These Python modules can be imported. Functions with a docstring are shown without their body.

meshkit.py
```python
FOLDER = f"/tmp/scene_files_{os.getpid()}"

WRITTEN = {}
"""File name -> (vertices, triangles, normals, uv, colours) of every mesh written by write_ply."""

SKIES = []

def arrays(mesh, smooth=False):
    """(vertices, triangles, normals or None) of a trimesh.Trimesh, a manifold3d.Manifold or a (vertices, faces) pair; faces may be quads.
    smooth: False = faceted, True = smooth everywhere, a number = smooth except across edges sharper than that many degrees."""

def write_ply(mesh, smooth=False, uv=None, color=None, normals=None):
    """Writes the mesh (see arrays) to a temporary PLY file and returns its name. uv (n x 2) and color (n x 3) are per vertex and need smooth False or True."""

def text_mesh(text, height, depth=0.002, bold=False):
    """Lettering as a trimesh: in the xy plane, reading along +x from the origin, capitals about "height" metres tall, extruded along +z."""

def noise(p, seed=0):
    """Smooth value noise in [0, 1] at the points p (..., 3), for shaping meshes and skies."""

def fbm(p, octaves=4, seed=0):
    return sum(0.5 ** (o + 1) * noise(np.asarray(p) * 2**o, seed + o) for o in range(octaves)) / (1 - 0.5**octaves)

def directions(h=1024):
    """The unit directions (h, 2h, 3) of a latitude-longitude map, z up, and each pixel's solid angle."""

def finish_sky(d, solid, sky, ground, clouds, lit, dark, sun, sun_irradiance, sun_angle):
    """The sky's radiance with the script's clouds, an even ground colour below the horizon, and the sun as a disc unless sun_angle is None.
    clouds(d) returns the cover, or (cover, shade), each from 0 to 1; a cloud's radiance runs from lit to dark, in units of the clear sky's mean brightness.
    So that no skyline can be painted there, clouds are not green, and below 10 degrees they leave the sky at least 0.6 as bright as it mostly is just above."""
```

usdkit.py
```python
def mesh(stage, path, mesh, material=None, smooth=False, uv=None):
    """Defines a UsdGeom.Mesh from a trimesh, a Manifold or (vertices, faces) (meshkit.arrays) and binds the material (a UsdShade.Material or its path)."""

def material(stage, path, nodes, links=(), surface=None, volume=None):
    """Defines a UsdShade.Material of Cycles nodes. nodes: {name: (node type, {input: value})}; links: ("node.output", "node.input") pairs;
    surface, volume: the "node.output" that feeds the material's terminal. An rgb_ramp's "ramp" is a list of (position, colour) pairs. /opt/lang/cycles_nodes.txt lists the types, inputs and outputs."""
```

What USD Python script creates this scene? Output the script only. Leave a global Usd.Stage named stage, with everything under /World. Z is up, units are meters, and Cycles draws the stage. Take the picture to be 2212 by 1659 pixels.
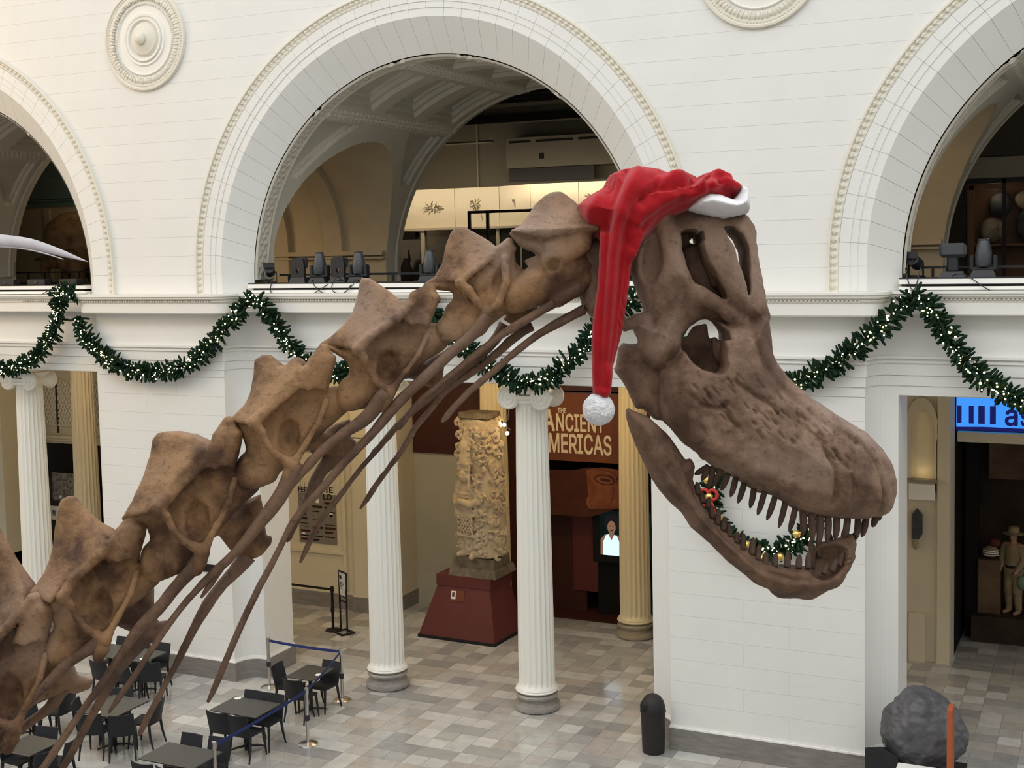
import math
import numpy as np
import trimesh
import manifold3d as m3
from shapely.geometry import Polygon, Point, box as sbox, LineString, MultiPolygon
from shapely.ops import unary_union
from shapely import affinity
from pxr import Usd, UsdGeom, UsdLux, UsdShade, Sdf, Gf, Vt
import usdkit, meshkit

stage = Usd.Stage.CreateInMemory()
UsdGeom.SetStageUpAxis(stage, UsdGeom.Tokens.z)
UsdGeom.SetStageMetersPerUnit(stage, 1.0)
world = UsdGeom.Xform.Define(stage, '/World')
stage.SetDefaultPrim(world.GetPrim())
UsdGeom.Scope.Define(stage, '/World/Looks')
PI = math.pi
A = np.array

# ------------------------------------------------------------------ camera, light, exposure
CAM_POS = A([0.0, -20.0, 8.49759])
F_PX = 2756.08
YAW, PITCH, ROLL = -0.440385, -0.0739646, -0.0211587
FWD = A([math.sin(YAW) * math.cos(PITCH), math.cos(YAW) * math.cos(PITCH), math.sin(PITCH)])
_r0 = A([math.cos(YAW), -math.sin(YAW), 0.0])
_u0 = np.cross(_r0, FWD)
RIGHT = math.cos(ROLL) * _r0 + math.sin(ROLL) * _u0
UP = -math.sin(ROLL) * _r0 + math.cos(ROLL) * _u0
EXPOSURE = 0.05
camera = UsdGeom.Camera.Define(stage, '/World/camera')
HA = 36.0
camera.CreateFocalLengthAttr(HA * F_PX / 2212)
camera.CreateHorizontalApertureAttr(HA)
camera.CreateVerticalApertureAttr(HA * 0.75)
camera.CreateVerticalApertureOffsetAttr(HA * -93.5 / 2212)
camera.CreateClippingRangeAttr(Gf.Vec2f(0.1, 300))
camera.CreateExposureAttr(EXPOSURE)
_M = Gf.Matrix4d(*[float(x) for row in ([*RIGHT, 0], [*UP, 0], [*(-FWD), 0], [*CAM_POS, 1]) for x in row])
camera.AddTransformOp().Set(_M)

def aim_matrix(pos, target):
    z = A(pos, float) - A(target, float); z /= np.linalg.norm(z)
    x = np.cross([0, 0, 1.0] if abs(z[2]) < 0.99 else [0, 1.0, 0], z); x /= np.linalg.norm(x)
    y = np.cross(z, x)
    return Gf.Matrix4d(*[float(v) for row in ([*x, 0], [*y, 0], [*z, 0], [*pos, 1]) for v in row])

def rect_light(name, pos, target, w, h, power, color):
    l = UsdLux.RectLight.Define(stage, '/World/' + name)
    l.CreateWidthAttr(w); l.CreateHeightAttr(h); l.CreateIntensityAttr(power); l.CreateColorAttr(Gf.Vec3f(*color))
    l.AddTransformOp().Set(aim_matrix(pos, target))
    return l

def sphere_light(name, pos, r, power, color):
    l = UsdLux.SphereLight.Define(stage, '/World/' + name)
    l.CreateRadiusAttr(r); l.CreateIntensityAttr(power); l.CreateColorAttr(Gf.Vec3f(*color))
    l.AddTranslateOp().Set(Gf.Vec3d(*pos))
    return l

dome = UsdLux.DomeLight.Define(stage, '/World/hall_ambient')
dome.CreateIntensityAttr(0.345)
dome.CreateColorAttr(Gf.Vec3f(0.985, 0.99, 1.0))
# skylight overhead, out of view, placed to light the bones more than the wall
rect_light('skylight', (-6, -17, 24), (-6, -16.9, 0), 50, 9, 2.6, (0.92, 0.965, 1.0))
# warm lamps out of view at the left, placed to warm the left wall
rect_light('warm_end_lamps', (-31, -9, 13), (-21, 0, 10), 6, 6, 7.0, (1.0, 0.64, 0.28))
UNSEEN_AISLE_LAMPS = [  # unseen warm lamps under the aisle ceiling, placed to light its wall and columns: (x, y, z, radius, intensity)
    (-11.1, 3.4, 5.75, 0.12, 120), (-14.2, 3.4, 5.75, 0.12, 75), (-8.2, 3.4, 5.75, 0.12, 80), (-23.3, 3.4, 5.75, 0.12, 110), (1.1, 3.4, 5.75, 0.12, 60), (-17.2, 3.4, 5.75, 0.12, 65)]

# ------------------------------------------------------------------ helpers
COUNT = {}
def path_for(name, parent=None):
    base = str(parent.GetPath()) if parent is not None else '/World'
    key = base + '/' + name
    n = COUNT.get(key, 0); COUNT[key] = n + 1
    return key if n == 0 else f'{key}_{n:03d}'

def setdata(prim, **kw):
    for k, v in kw.items():
        if v is not None:
            prim.SetCustomDataByKey(k, v)
    return prim

def thing(name, label=None, cat=None, group=None, kind=None, loc=None, rotz=0.0):
    x = UsdGeom.Xform.Define(stage, path_for(name))
    if loc is not None: x.AddTranslateOp().Set(Gf.Vec3d(*[float(v) for v in loc]))
    if rotz: x.AddRotateZOp().Set(float(math.degrees(rotz)))
    return setdata(x.GetPrim(), label=label, category=cat, group=group, kind=kind)

def part(parent, name, mesh, mat, smooth=False, label=None, kind=None):
    m = usdkit.mesh(stage, path_for(name, parent), mesh, MAT[mat], smooth=smooth)
    return setdata(m.GetPrim(), label=label, kind=kind)

def solo(name, mesh, mat, label=None, cat=None, group=None, kind=None, smooth=False):
    m = usdkit.mesh(stage, path_for(name), mesh, MAT[mat], smooth=smooth)
    return setdata(m.GetPrim(), label=label, category=cat, group=group, kind=kind)

def copy_of(first, loc, rotz=0.0, label=None, group=None, name=None):
    was = first.GetCustomData()
    r = thing(name or first.GetName(), label or was.get('label'), was.get('category'), group or was.get('group'), was.get('kind'), loc, rotz)
    r.GetReferences().AddInternalReference(first.GetPath())
    r.SetInstanceable(True)
    return r

def cat(*ms):
    ms = [m for m in ms if m is not None]
    vs, fs, o = [], [], 0
    for m in ms:
        v, f = (m.vertices, m.faces) if hasattr(m, 'faces') else m
        v, f = np.asarray(v, float), np.asarray(f, int)
        if f.shape[1] == 4: f = np.vstack([f[:, [0, 1, 2]], f[:, [0, 2, 3]]])
        vs.append(v); fs.append(f + o); o += len(v)
    return trimesh.Trimesh(np.vstack(vs), np.vstack(fs), process=False)

def bx(x0, x1, y0, y1, z0, z1):
    v = A([[x, y, z] for x in (x0, x1) for y in (y0, y1) for z in (z0, z1)], float)
    f = A([[0, 1, 3, 2], [4, 6, 7, 5], [0, 4, 5, 1], [2, 3, 7, 6], [0, 2, 6, 4], [1, 5, 7, 3]])
    return trimesh.Trimesh(v, np.vstack([f[:, [0, 1, 2]], f[:, [0, 2, 3]]]), process=False)

def cbx(x0, x1, y0, y1, z0, z1, c=0.01):
    """box with chamfered edges"""
    P = m3.Manifold.hull_points([[x + sx * c * (a != 0), y + sy * c * (a != 1), z + sz * c * (a != 2)]
         for x, sx in ((x0, 1), (x1, -1)) for y, sy in ((y0, 1), (y1, -1)) for z, sz in ((z0, 1), (z1, -1)) for a in range(3)])
    m = P.to_mesh()
    return trimesh.Trimesh(m.vert_properties[:, :3], m.tri_verts, process=False)

def polys(g):
    if g.is_empty: return []
    return [p for p in getattr(g, 'geoms', [g]) if p.geom_type == 'Polygon' and p.area > 1e-6]

def extrude(g, d0, d1, axis='z'):
    """extrude a shapely (multi)polygon; axis z: polygon in xy; axis y: polygon in xz, from y=d0 to y=d1; axis x: polygon in yz"""
    out = []
    for p in polys(g):
        m = trimesh.creation.extrude_polygon(p, d1 - d0, engine='earcut')
        v = m.vertices.copy(); v[:, 2] += d0
        f = m.faces
        if axis == 'y': v = v[:, [0, 2, 1]]; f = f[:, ::-1]
        if axis == 'x': v = v[:, [2, 0, 1]]
        out.append(trimesh.Trimesh(v, f, process=False))
    return cat(*out) if out else None

def lathe(profile, n=32, a0=0.0, a1=2 * PI):
    """profile: (r, z) pairs from bottom to top, spun about z"""
    p = A(profile, float); full = abs(a1 - a0 - 2 * PI) < 1e-6
    t = np.linspace(a0, a1, n, endpoint=not full)
    v = np.stack([np.outer(np.cos(t), p[:, 0]), np.outer(np.sin(t), p[:, 0]), np.tile(p[:, 1], (n, 1))], -1).reshape(-1, 3)
    return trimesh.Trimesh(v, gridfaces(n, len(p), full), process=False)

def gridfaces(nu, nv, wrap_u=False, wrap_v=False):
    i, j = np.meshgrid(np.arange(nu if wrap_u else nu - 1), np.arange(nv if wrap_v else nv - 1), indexing='ij')
    a = i * nv + j; b = ((i + 1) % nu) * nv + j; c = ((i + 1) % nu) * nv + (j + 1) % nv; d = i * nv + (j + 1) % nv
    q = np.stack([a, b, c, d], -1).reshape(-1, 4)
    return np.vstack([q[:, [0, 1, 2]], q[:, [0, 2, 3]]])

def tube(pts, r, n=8, caps=True):
    p = A(pts, float); r = np.broadcast_to(A(r, float), (len(p),))
    t = np.gradient(p, axis=0); t /= np.linalg.norm(t, axis=1, keepdims=True) + 1e-12
    ref = A([0, 0, 1.0]) if abs(t[0, 2]) < 0.9 else A([1.0, 0, 0])
    a = np.cross(t[0], ref); a /= np.linalg.norm(a)
    rows = []
    for k in range(len(p)):
        a = a - t[k] * (a @ t[k]); a /= np.linalg.norm(a); b = np.cross(t[k], a)
        ang = np.arange(n) * 2 * PI / n
        rows.append(p[k] + r[k] * (np.outer(np.cos(ang), a) + np.outer(np.sin(ang), b)))
    v = np.vstack(rows); f = gridfaces(len(p), n, False, True)
    if caps:
        k0, k1 = len(v), len(v) + 1
        v = np.vstack([v, p[0], p[-1]]); j = np.arange(n); e = (len(p) - 1) * n
        f = np.vstack([f, np.stack([np.full(n, k0), j, (j + 1) % n], 1), np.stack([np.full(n, k1), e + (j + 1) % n, e + j], 1)])
    return trimesh.Trimesh(v, f, process=False)

def smooth_path(pts, n=24):
    from scipy.interpolate import CubicSpline
    p = A(pts, float); s = np.r_[0, np.cumsum(np.linalg.norm(np.diff(p, axis=0), axis=1))]
    return CubicSpline(s, p)(np.linspace(0, s[-1], n))

def moved(m, d=(0, 0, 0), rz=0.0, s=1.0):
    v = A(m.vertices) * s; c, q = math.cos(rz), math.sin(rz)
    v = v @ A([[c, q, 0], [-q, c, 0], [0, 0, 1]]) + A(d, float)
    return trimesh.Trimesh(v, A(m.faces), process=False)

def ball(c, r, sub=2):
    m = trimesh.creation.icosphere(sub, 1.0)
    return trimesh.Trimesh(m.vertices * A(r) + A(c, float), m.faces, process=False)

def text_on_wall(text, height, x, y, z, depth=0.01, bold=True, width=None):
    """lettering standing on a wall that faces -y; x, z: lower left corner"""
    m = meshkit.text_mesh(text, height, depth, bold)
    v = A(m.vertices); 
    if width: v[:, 0] *= width / np.ptp(v[:, 0])
    v = np.stack([v[:, 0] + x, y - v[:, 2], v[:, 1] + z], 1)
    return trimesh.Trimesh(v, A(m.faces), process=False)

# ------------------------------------------------------------------ materials
MAT = {}
def mat(name, color, rough=0.6, spec=0.5, c2=None, scale=4.0, detail=4.0, lo=0.35, hi=0.65, bump=0.0, bscale=40.0, metal=0.0, sheen=0.0, vary=0.0, stretch=None, **kw):
    nodes = {'p': ('principled_bsdf', {'base_color': color, 'roughness': rough, 'specular_ior_level': spec, 'metallic': metal, **({'sheen_weight': sheen, 'sheen_roughness': 0.5} if sheen else {}), **kw}),
             'g': ('texture_coordinate', {})}
    links = []
    src = 'g.object'
    if stretch:
        nodes['mp'] = ('mapping', {'scale': stretch}); links.append(('g.object', 'mp.vector')); src = 'mp.vector'
    last = None
    if c2 is not None:
        nodes['n'] = ('noise_texture', {'scale': scale, 'detail': detail, 'roughness': 0.6})
        nodes['r'] = ('rgb_ramp', {'ramp': [(lo, color), (hi, c2)]})
        links += [(src, 'n.vector'), ('n.fac', 'r.fac')]; last = 'r.color'
    if vary:
        nodes['oi'] = ('object_info', {}); nodes['mr'] = ('map_range', {'from_min': 0.0, 'from_max': 1.0, 'to_min': 1 - vary, 'to_max': 1 + vary * 0.6})
        nodes['hv'] = ('hsv', {'hue': 0.5, 'saturation': 1.0, 'fac': 1.0, 'color': color})
        links += [('oi.random', 'mr.value'), ('mr.result', 'hv.value')]
        if last: links.append((last, 'hv.color'))
        last = 'hv.color'
    if last: links.append((last, 'p.base_color'))
    if bump:
        nodes['bn'] = ('noise_texture', {'scale': bscale, 'detail': 6.0, 'roughness': 0.62})
        nodes['b'] = ('bump', {'strength': bump, 'distance': 0.02})
        links += [(src, 'bn.vector'), ('bn.fac', 'b.height'), ('b.normal', 'p.normal')]
    MAT[name] = usdkit.material(stage, '/World/Looks/' + name, nodes, links, surface='p.BSDF')

def glow(name, color, strength):
    MAT[name] = usdkit.material(stage, '/World/Looks/' + name, {'e': ('emission', {'color': color, 'strength': strength})}, [], surface='e.emission')

mat('wall_paint', (0.78, 0.772, 0.735), 0.55, 0.3, c2=(0.755, 0.747, 0.71), scale=1.2)
mat('joint_paint', (0.64, 0.63, 0.59), 0.8, 0.2)
mat('cornice_paint', (0.82, 0.80, 0.74), 0.5, 0.3)
mat('relief_paint', (0.74, 0.70, 0.60), 0.6, 0.3)
mat('ledge_white', (0.86, 0.85, 0.81), 0.4, 0.4)
mat('black_slot', (0.012, 0.011, 0.012), 0.6, 0.3)
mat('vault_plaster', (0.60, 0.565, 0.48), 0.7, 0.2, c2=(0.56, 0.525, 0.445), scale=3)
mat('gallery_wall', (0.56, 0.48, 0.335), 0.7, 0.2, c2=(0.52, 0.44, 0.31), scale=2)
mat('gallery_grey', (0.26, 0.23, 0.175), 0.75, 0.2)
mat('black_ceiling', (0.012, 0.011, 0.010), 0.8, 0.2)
mat('dark_steel', (0.03, 0.028, 0.027), 0.5, 0.4)
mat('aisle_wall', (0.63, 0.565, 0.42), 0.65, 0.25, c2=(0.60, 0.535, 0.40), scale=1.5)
mat('marble_base', (0.26, 0.24, 0.215), 0.3, 0.5, c2=(0.17, 0.155, 0.14), scale=3, detail=8, stretch=(1, 1, 7), lo=0.3, hi=0.7)
mat('torus_marble', (0.34, 0.315, 0.285), 0.25, 0.5, c2=(0.25, 0.23, 0.21), scale=6)
mat('torus_tan', (0.34, 0.28, 0.19), 0.3, 0.5)
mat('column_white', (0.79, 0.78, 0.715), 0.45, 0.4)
mat('column_warm_lit', (0.72, 0.60, 0.37), 0.5, 0.3)  # pale column with the warm lamplight put into its colour
mat('floor_bed', (0.25, 0.24, 0.225), 0.5, 0.4)
for k, c in enumerate([(0.37, 0.36, 0.335), (0.45, 0.435, 0.40), (0.54, 0.525, 0.49), (0.31, 0.30, 0.285), (0.43, 0.395, 0.35), (0.60, 0.58, 0.54)]):
    d = tuple(x * 0.80 for x in c)
    mat(f'tile_{k}', c, 0.13, 0.5, c2=d, scale=2.6 + k * 0.4, detail=7, lo=0.42, hi=0.72)
mat('chrome', (0.62, 0.60, 0.57), 0.22, 0.5, metal=1.0)
# ------------------------------------------------------------------ the hall wall: piers, arches, entablature
BAY = 12.21
XC = [-23.34, -11.13, 1.08]                       # bay centres
ZC, R_IN, R_BACK, R_MID, R_OUT, DEEP = 8.08, 4.48, 4.02, 4.90, 5.07, 0.42
HALF = 4.51                                        # half bay to the pier corner
JX = 4.07                                          # half opening
ZL, ZTOP = 6.06, 7.69

def pier_plan(cl, cr, off=0.0):
    """plan of a pier between two bays (cl: centre of the bay on its left), with hollow cove corners towards the openings"""
    x0, x1 = cl + HALF, cr - HALF
    n = 8
    right = [(x1 + 0.32 - 0.32 * math.cos(t), 0.42 * math.sin(t)) for t in np.linspace(0, PI / 2, n)]
    left = [(x0 - 0.32 + 0.32 * math.cos(t), 0.42 * math.sin(t)) for t in np.linspace(PI / 2, 0, n)]
    pts = [(cl + JX, 1.37), (cl + JX, 0.42)] + left + right + [(cr - JX, 0.42), (cr - JX, 1.37)]
    return Polygon(pts)

XL, XR = -31.0, 6.0
ext = [XC[0] - BAY] + XC + [XC[2] + BAY]
piers = [pier_plan(ext[i], ext[i + 1]) for i in range(4)]
view_clip = sbox(XL, -3, XR, 3)
piers = [p.intersection(view_clip) for p in piers]
band_plan = unary_union(piers + [sbox(XL, 0.42, XR, 1.37)]).buffer(0.001)

wall = thing('wall_north', kind='structure', label='cream painted hall wall of piers and arches')
# pier cores and their block courses
for i, p in enumerate(piers[1:3]):
    core = p.difference(sbox(ext[i + 1] + HALF - .001, -1, ext[i + 2] - HALF + .001, 0.02))
    part(wall, 'pier_core', extrude(core, 0.0, ZL + 0.3), 'wall_paint')
for i in (0, 3):
    if not piers[i].is_empty: part(wall, 'pier_core', extrude(piers[i], 0.0, ZL + .3), 'wall_paint')
for i in (1, 2):
    x0, x1 = ext[i] + HALF, ext[i + 1] - HALF
    z = 0.44
    k = 0
    while z < ZL - 0.05:
        z1 = min(z + 0.374, ZL)
        gap = 0.0022
        cuts = [x0, x0 + (1.25 if k % 2 else 2.0), x1]
        for a, b in zip(cuts[:-1], cuts[1:]):
            part(wall, 'block', bx(a + (0 if a == x0 else 0.0008), b - (0 if b == x1 else 0.0008), 0.0, 0.022, z + gap, z1), 'wall_paint')
        z = z1; k += 1
# upper wall: backing plus courses cut by the arches
holes = unary_union([Point(c, ZC).buffer(R_OUT - 0.02, 96).union(sbox(c - R_OUT + .02, 6, c + R_OUT - .02, ZC)) for c in XC])
upper = sbox(XL, ZTOP - 0.05, XR, 15.6).difference(holes)
part(wall, 'upper_core', extrude(upper, 0.012, DEEP, 'y'), 'joint_paint')
z, k = ZTOP, 0
while z < 15.5:
    z1 = z + 0.374
    row = sbox(XL, z + 0.002, XR, z1).difference(holes)
    for g in polys(row):
        part(wall, 'block', extrude(g, 0.0, 0.013, 'y'), 'wall_paint')
    z = z1; k += 1

def arc_sweep(cx, prof, t0, t1, n, close=True):
    """sweep a closed (radius, y) profile about the arch axis (parallel to y) from angle t0 to t1"""
    pr = A(prof, float); t = np.linspace(t0, t1, n)
    zo = np.where((pr[:, 0] < R_IN - .2), -0.13, 0.0)      # the splayed soffit also dips towards the back
    v = np.stack([cx + np.outer(np.cos(t), pr[:, 0]), np.tile(pr[:, 1], (n, 1)), ZC + np.outer(np.sin(t), pr[:, 0]) + zo[None]], -1).reshape(-1, 3)
    f = gridfaces(n, len(pr), False, True)
    if close:
        m = len(pr); cap = [[0, j + 1, j] for j in range(1, m - 1)]; e = (n - 1) * m
        f = np.vstack([f, cap, [[e, e + j, e + j + 1] for j in range(1, m - 1)]])
    return trimesh.Trimesh(v, f[:, ::-1], process=False)

VPROF = [(R_MID, DEEP), (R_MID, -0.028), (4.735, -0.028), (4.73, -0.014), (4.625, -0.014), (4.62, 0.0), (R_IN, 0.0), (R_BACK, DEEP)]
for bi, c in enumerate(XC):
    arch = thing('trim_arch' if bi == 0 else 'trim_arch', kind='structure', label=['left arch of the upper gallery, partly in the frame', 'tall middle arch of the upper gallery behind the skeleton', 'right arch of the upper gallery above the blue sign'][bi])
    nv = 41; gap = 0.0006
    for j in range(nv):
        t0, t1 = PI * j / nv, PI * (j + 1) / nv
        part(arch, 'voussoir', arc_sweep(c, VPROF, t0 + gap, t1 - gap, 4), 'wall_paint')
    # straight jambs below the springing
    for s in (-1, 1):
        zz = [ZTOP, ZC]
        for z0, z1 in zip(zz[:-1], zz[1:]):
            pl = Polygon([(c + s * r, y) for r, y in VPROF])
            part(arch, 'jamb_block', extrude(pl, z0 + 0.002, z1 - 0.002), 'wall_paint')
    core = arc_sweep(c, [(R_MID - .003, DEEP), (R_MID - .003, -0.02), (4.74, -0.02), (4.735, -0.006), (4.63, -0.006), (4.625, 0.008), (R_IN + .008, 0.008), (R_BACK + .012, DEEP - .002)], 0, PI, 100)
    part(arch, 'joint_bed', core, 'joint_paint')
    # carved leaf-and-bead band
    n = 1500; t = np.linspace(-0.078, PI + 0.078, n)
    per = 132
    ph = (t / PI * per) % 1.0
    leaf = np.abs(np.sin(PI * ph)); dart = np.abs(np.sin(2 * PI * ph))
    prof_r = A([R_MID, R_MID + .004, 4.93, 4.955, 4.985, 5.015, 5.03, 5.035, 5.06, R_OUT, R_OUT])
    prof_y = A([0.02, -0.03, -0.045, -0.06, -0.065, -0.055, -0.045, -0.07, -0.07, -0.05, 0.02])
    carve = A([0, 0, .2, 1, 1, .9, .2, 0, 0, 0, 0])
    yy = prof_y[None] + carve[None] * (0.035 * (1 - leaf[:, None]) + 0.014 * dart[:, None] * A([0, 0, 0, 1, -1, 1, 0, 0, 0, 0, 0])[None])
    tt = np.clip(t, 0, PI)
    dz = np.where(t < 0, t, np.where(t > PI, PI - t, 0)) * 5.0
    v = np.stack([c + np.cos(tt)[:, None] * prof_r, yy, ZC + np.sin(tt)[:, None] * prof_r + dz[:, None]], -1).reshape(-1, 3)
    part(arch, 'leaf_moulding', trimesh.Trimesh(v, gridfaces(n, len(prof_r))[:, ::-1], process=False), 'relief_paint', smooth=35)

# entablature: stacked courses over piers and openings
ent = thing('trim_entablature', kind='structure', label='white entablature and cornice running over piers and openings')
LAY = [('fascia', 6.06, 6.205, 0.0), ('fascia', 6.21, 6.37, 0.016), ('fascia', 6.375, 6.565, 0.034), ('moulding', 6.565, 6.60, 0.06), ('moulding', 6.60, 6.635, 0.045), ('moulding', 6.635, 6.675, 0.085),
       ('frieze', 6.675, 7.315, 0.0), ('soffit_course', 7.318, 7.335, 0.27), ('cornice_face', 7.335, 7.525, 0.285), ('bead_course', 7.525, 7.535, 0.30), ('cornice_lip', 7.585, 7.61, 0.335), ('cornice_lip', 7.61, 7.65, 0.37), ('ledge', 7.65, 7.69, 0.40)]
for nm, z0, z1, d in LAY:
    g = band_plan.buffer(d, join_style=2).intersection(view_clip) if d else band_plan
    part(ent, nm, extrude(g, z0, z1), 'cornice_paint' if z0 > 7.3 else 'wall_paint')
part(ent, 'joint_bed', extrude(band_plan.buffer(-0.012), 6.05, 7.68), 'joint_paint')
# row of little beads under the lip
outline = band_plan.buffer(0.30, join_style=2).intersection(sbox(XL + .01, -3, XR - .01, 0.9)).exterior
ls = [(p, q) for p, q in zip(list(outline.coords)[:-1], list(outline.coords)[1:]) if min(p[1], q[1]) < 0.3 and abs(p[1] - q[1]) < 0.01 or (p[1] < 0.12 and q[1] < 0.12)]
bd = []
one = trimesh.creation.icosphere(1, 0.026)
for p, q in ls:
    L = math.dist(p, q); m = max(1, int(L / 0.062))
    for j in range(m):
        f = (j + 0.5) / m; x = p[0] + (q[0] - p[0]) * f; y = p[1] + (q[1] - p[1]) * f
        if -21 < x < 1: bd.append(trimesh.Trimesh(one.vertices + [x, y, 7.56], one.faces, process=False))
part(ent, 'bead_row', cat(*bd), 'relief_paint', smooth=True, kind='stuff')
part(ent, 'bead_bed', extrude(band_plan.buffer(0.29, join_style=2).intersection(view_clip), 7.535, 7.585), 'cornice_paint')

# opposite and end walls, out of view, placed to block side light and bounce skylight
hall = thing('wall_south', kind='structure', label='plain opposite wall of the hall, out of view, blocks side light')
part(hall, 'plaster', bx(-48, 26, -23.4, -23.0, 0, 21), 'wall_paint')
for x_, nm in ((-48, 'wall_west'), (25.6, 'wall_east')):
    e_ = thing(nm, kind='structure', label='plain end wall of the hall, out of view, blocks side light')
    part(e_, 'plaster', bx(x_, x_ + .4, -23, 1.4, 0, 21), 'wall_paint')
part(wall, 'upper_core', bx(-48, 26, .02, .42, 15.55, 21), 'wall_paint')  # unseen upper wall, closes the hall to side light
part(wall, 'far_bay', bx(-48, XL, 0, .4, 0, 15.6), 'wall_paint'); part(wall, 'far_bay', bx(XR, 26, 0, .4, 0, 15.6), 'wall_paint')  # unseen solid wall ends, close the hall to outside light

# marble baseboards of the piers
for i in (1, 2):
    bb = thing('baseboard_hall', kind='structure', label=['grey marble baseboard of the left pier by the tables', 'grey marble baseboard of the right pier beside the bin'][i - 1])
    p = piers[i]
    part(bb, 'marble', extrude(p.buffer(0.03, join_style=2), 0.0, 0.375), 'marble_base')
    part(bb, 'white_fillet', extrude(p.buffer(0.024, join_style=2), 0.375, 0.405), 'ledge_white')
    part(bb, 'white_fillet', extrude(p.buffer(0.012, join_style=2), 0.405, 0.44), 'ledge_white')

# ------------------------------------------------------------------ balcony ledges with the black slot
for bi, c in enumerate(XC):
    lg = thing('trim_balcony_ledge', kind='structure', label=['white balcony ledge with black slot in left arch', 'white balcony ledge with black slot under the middle arch', 'white balcony ledge with black slot in right arch'][bi])
    r = R_BACK + 0.02
    part(lg, 'curb', bx(c - r, c + r, 0.30, 0.62, 7.62, 7.70), 'ledge_white')
    part(lg, 'rail_board', bx(c - r, c + r, 0.22, 0.62, 7.70, 7.752), 'ledge_white')
    part(lg, 'slot', bx(c - r + .1, c + r - .1, 0.27, 0.6, 7.752, 7.792), 'black_slot')
    part(lg, 'rail_board', bx(c - r, c + r, 0.22, 0.62, 7.792, 7.868), 'ledge_white')
    part(lg, 'top_mat', bx(c - r, c + r, 0.235, 0.8, 7.868, 7.882), 'dark_steel')

# ------------------------------------------------------------------ floor of single marble slabs
TS = 0.372
rng = np.random.default_rng(11)
floor = thing('floor', kind='structure', label='floor of grey and cream marble slabs')
part(floor, 'bed', bx(-48, 26, -23, 12, -0.2, -0.004), 'floor_bed')
def project(P):
    d = A(P, float) - CAM_POS
    z = d @ FWD
    return np.stack([1106 + F_PX * (d @ RIGHT) / z, 736 - F_PX * (d @ UP) / z], -1)
tiles = []
iy = np.arange(-22, 28)
for j in iy:
    y0 = j * TS - 0.37 + 0.007
    x = XL + rng.random() * 0
    n_all = int((XR - XL) / TS)
    i = 0
    while i < n_all:
        w = 2 if (rng.random() < 0.17) else 1
        x0 = -11.33 - 53 * TS + i * TS; x1 = x0 + w * TS
        i += w
        shade = rng.choice(6, p=[.20, .25, .24, .10, .13, .08])
        c4 = project([[x0, y0, 0], [x1, y0, 0], [x1, y0 + TS, 0], [x0, y0 + TS, 0]])
        seen = (c4[:, 0].max() > -20) and (c4[:, 0].min() < 2232) and (c4[:, 1].min() < 1679) and y0 < 7.5
        if not seen: continue
        area = 0.5 * abs(np.dot(c4[:, 0], np.roll(c4[:, 1], 1)) - np.dot(c4[:, 1], np.roll(c4[:, 0], 1)))
        hidden = (ext[1] + HALF < x0 < ext[2] - HALF and y0 > 0) or (ext[2] + HALF < x0 < ext[3] - HALF and y0 > 0)
        tiles.append((area * (0.1 if hidden else 1.0), x0, x1, y0, shade))
tiles.sort(reverse=True)
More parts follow.
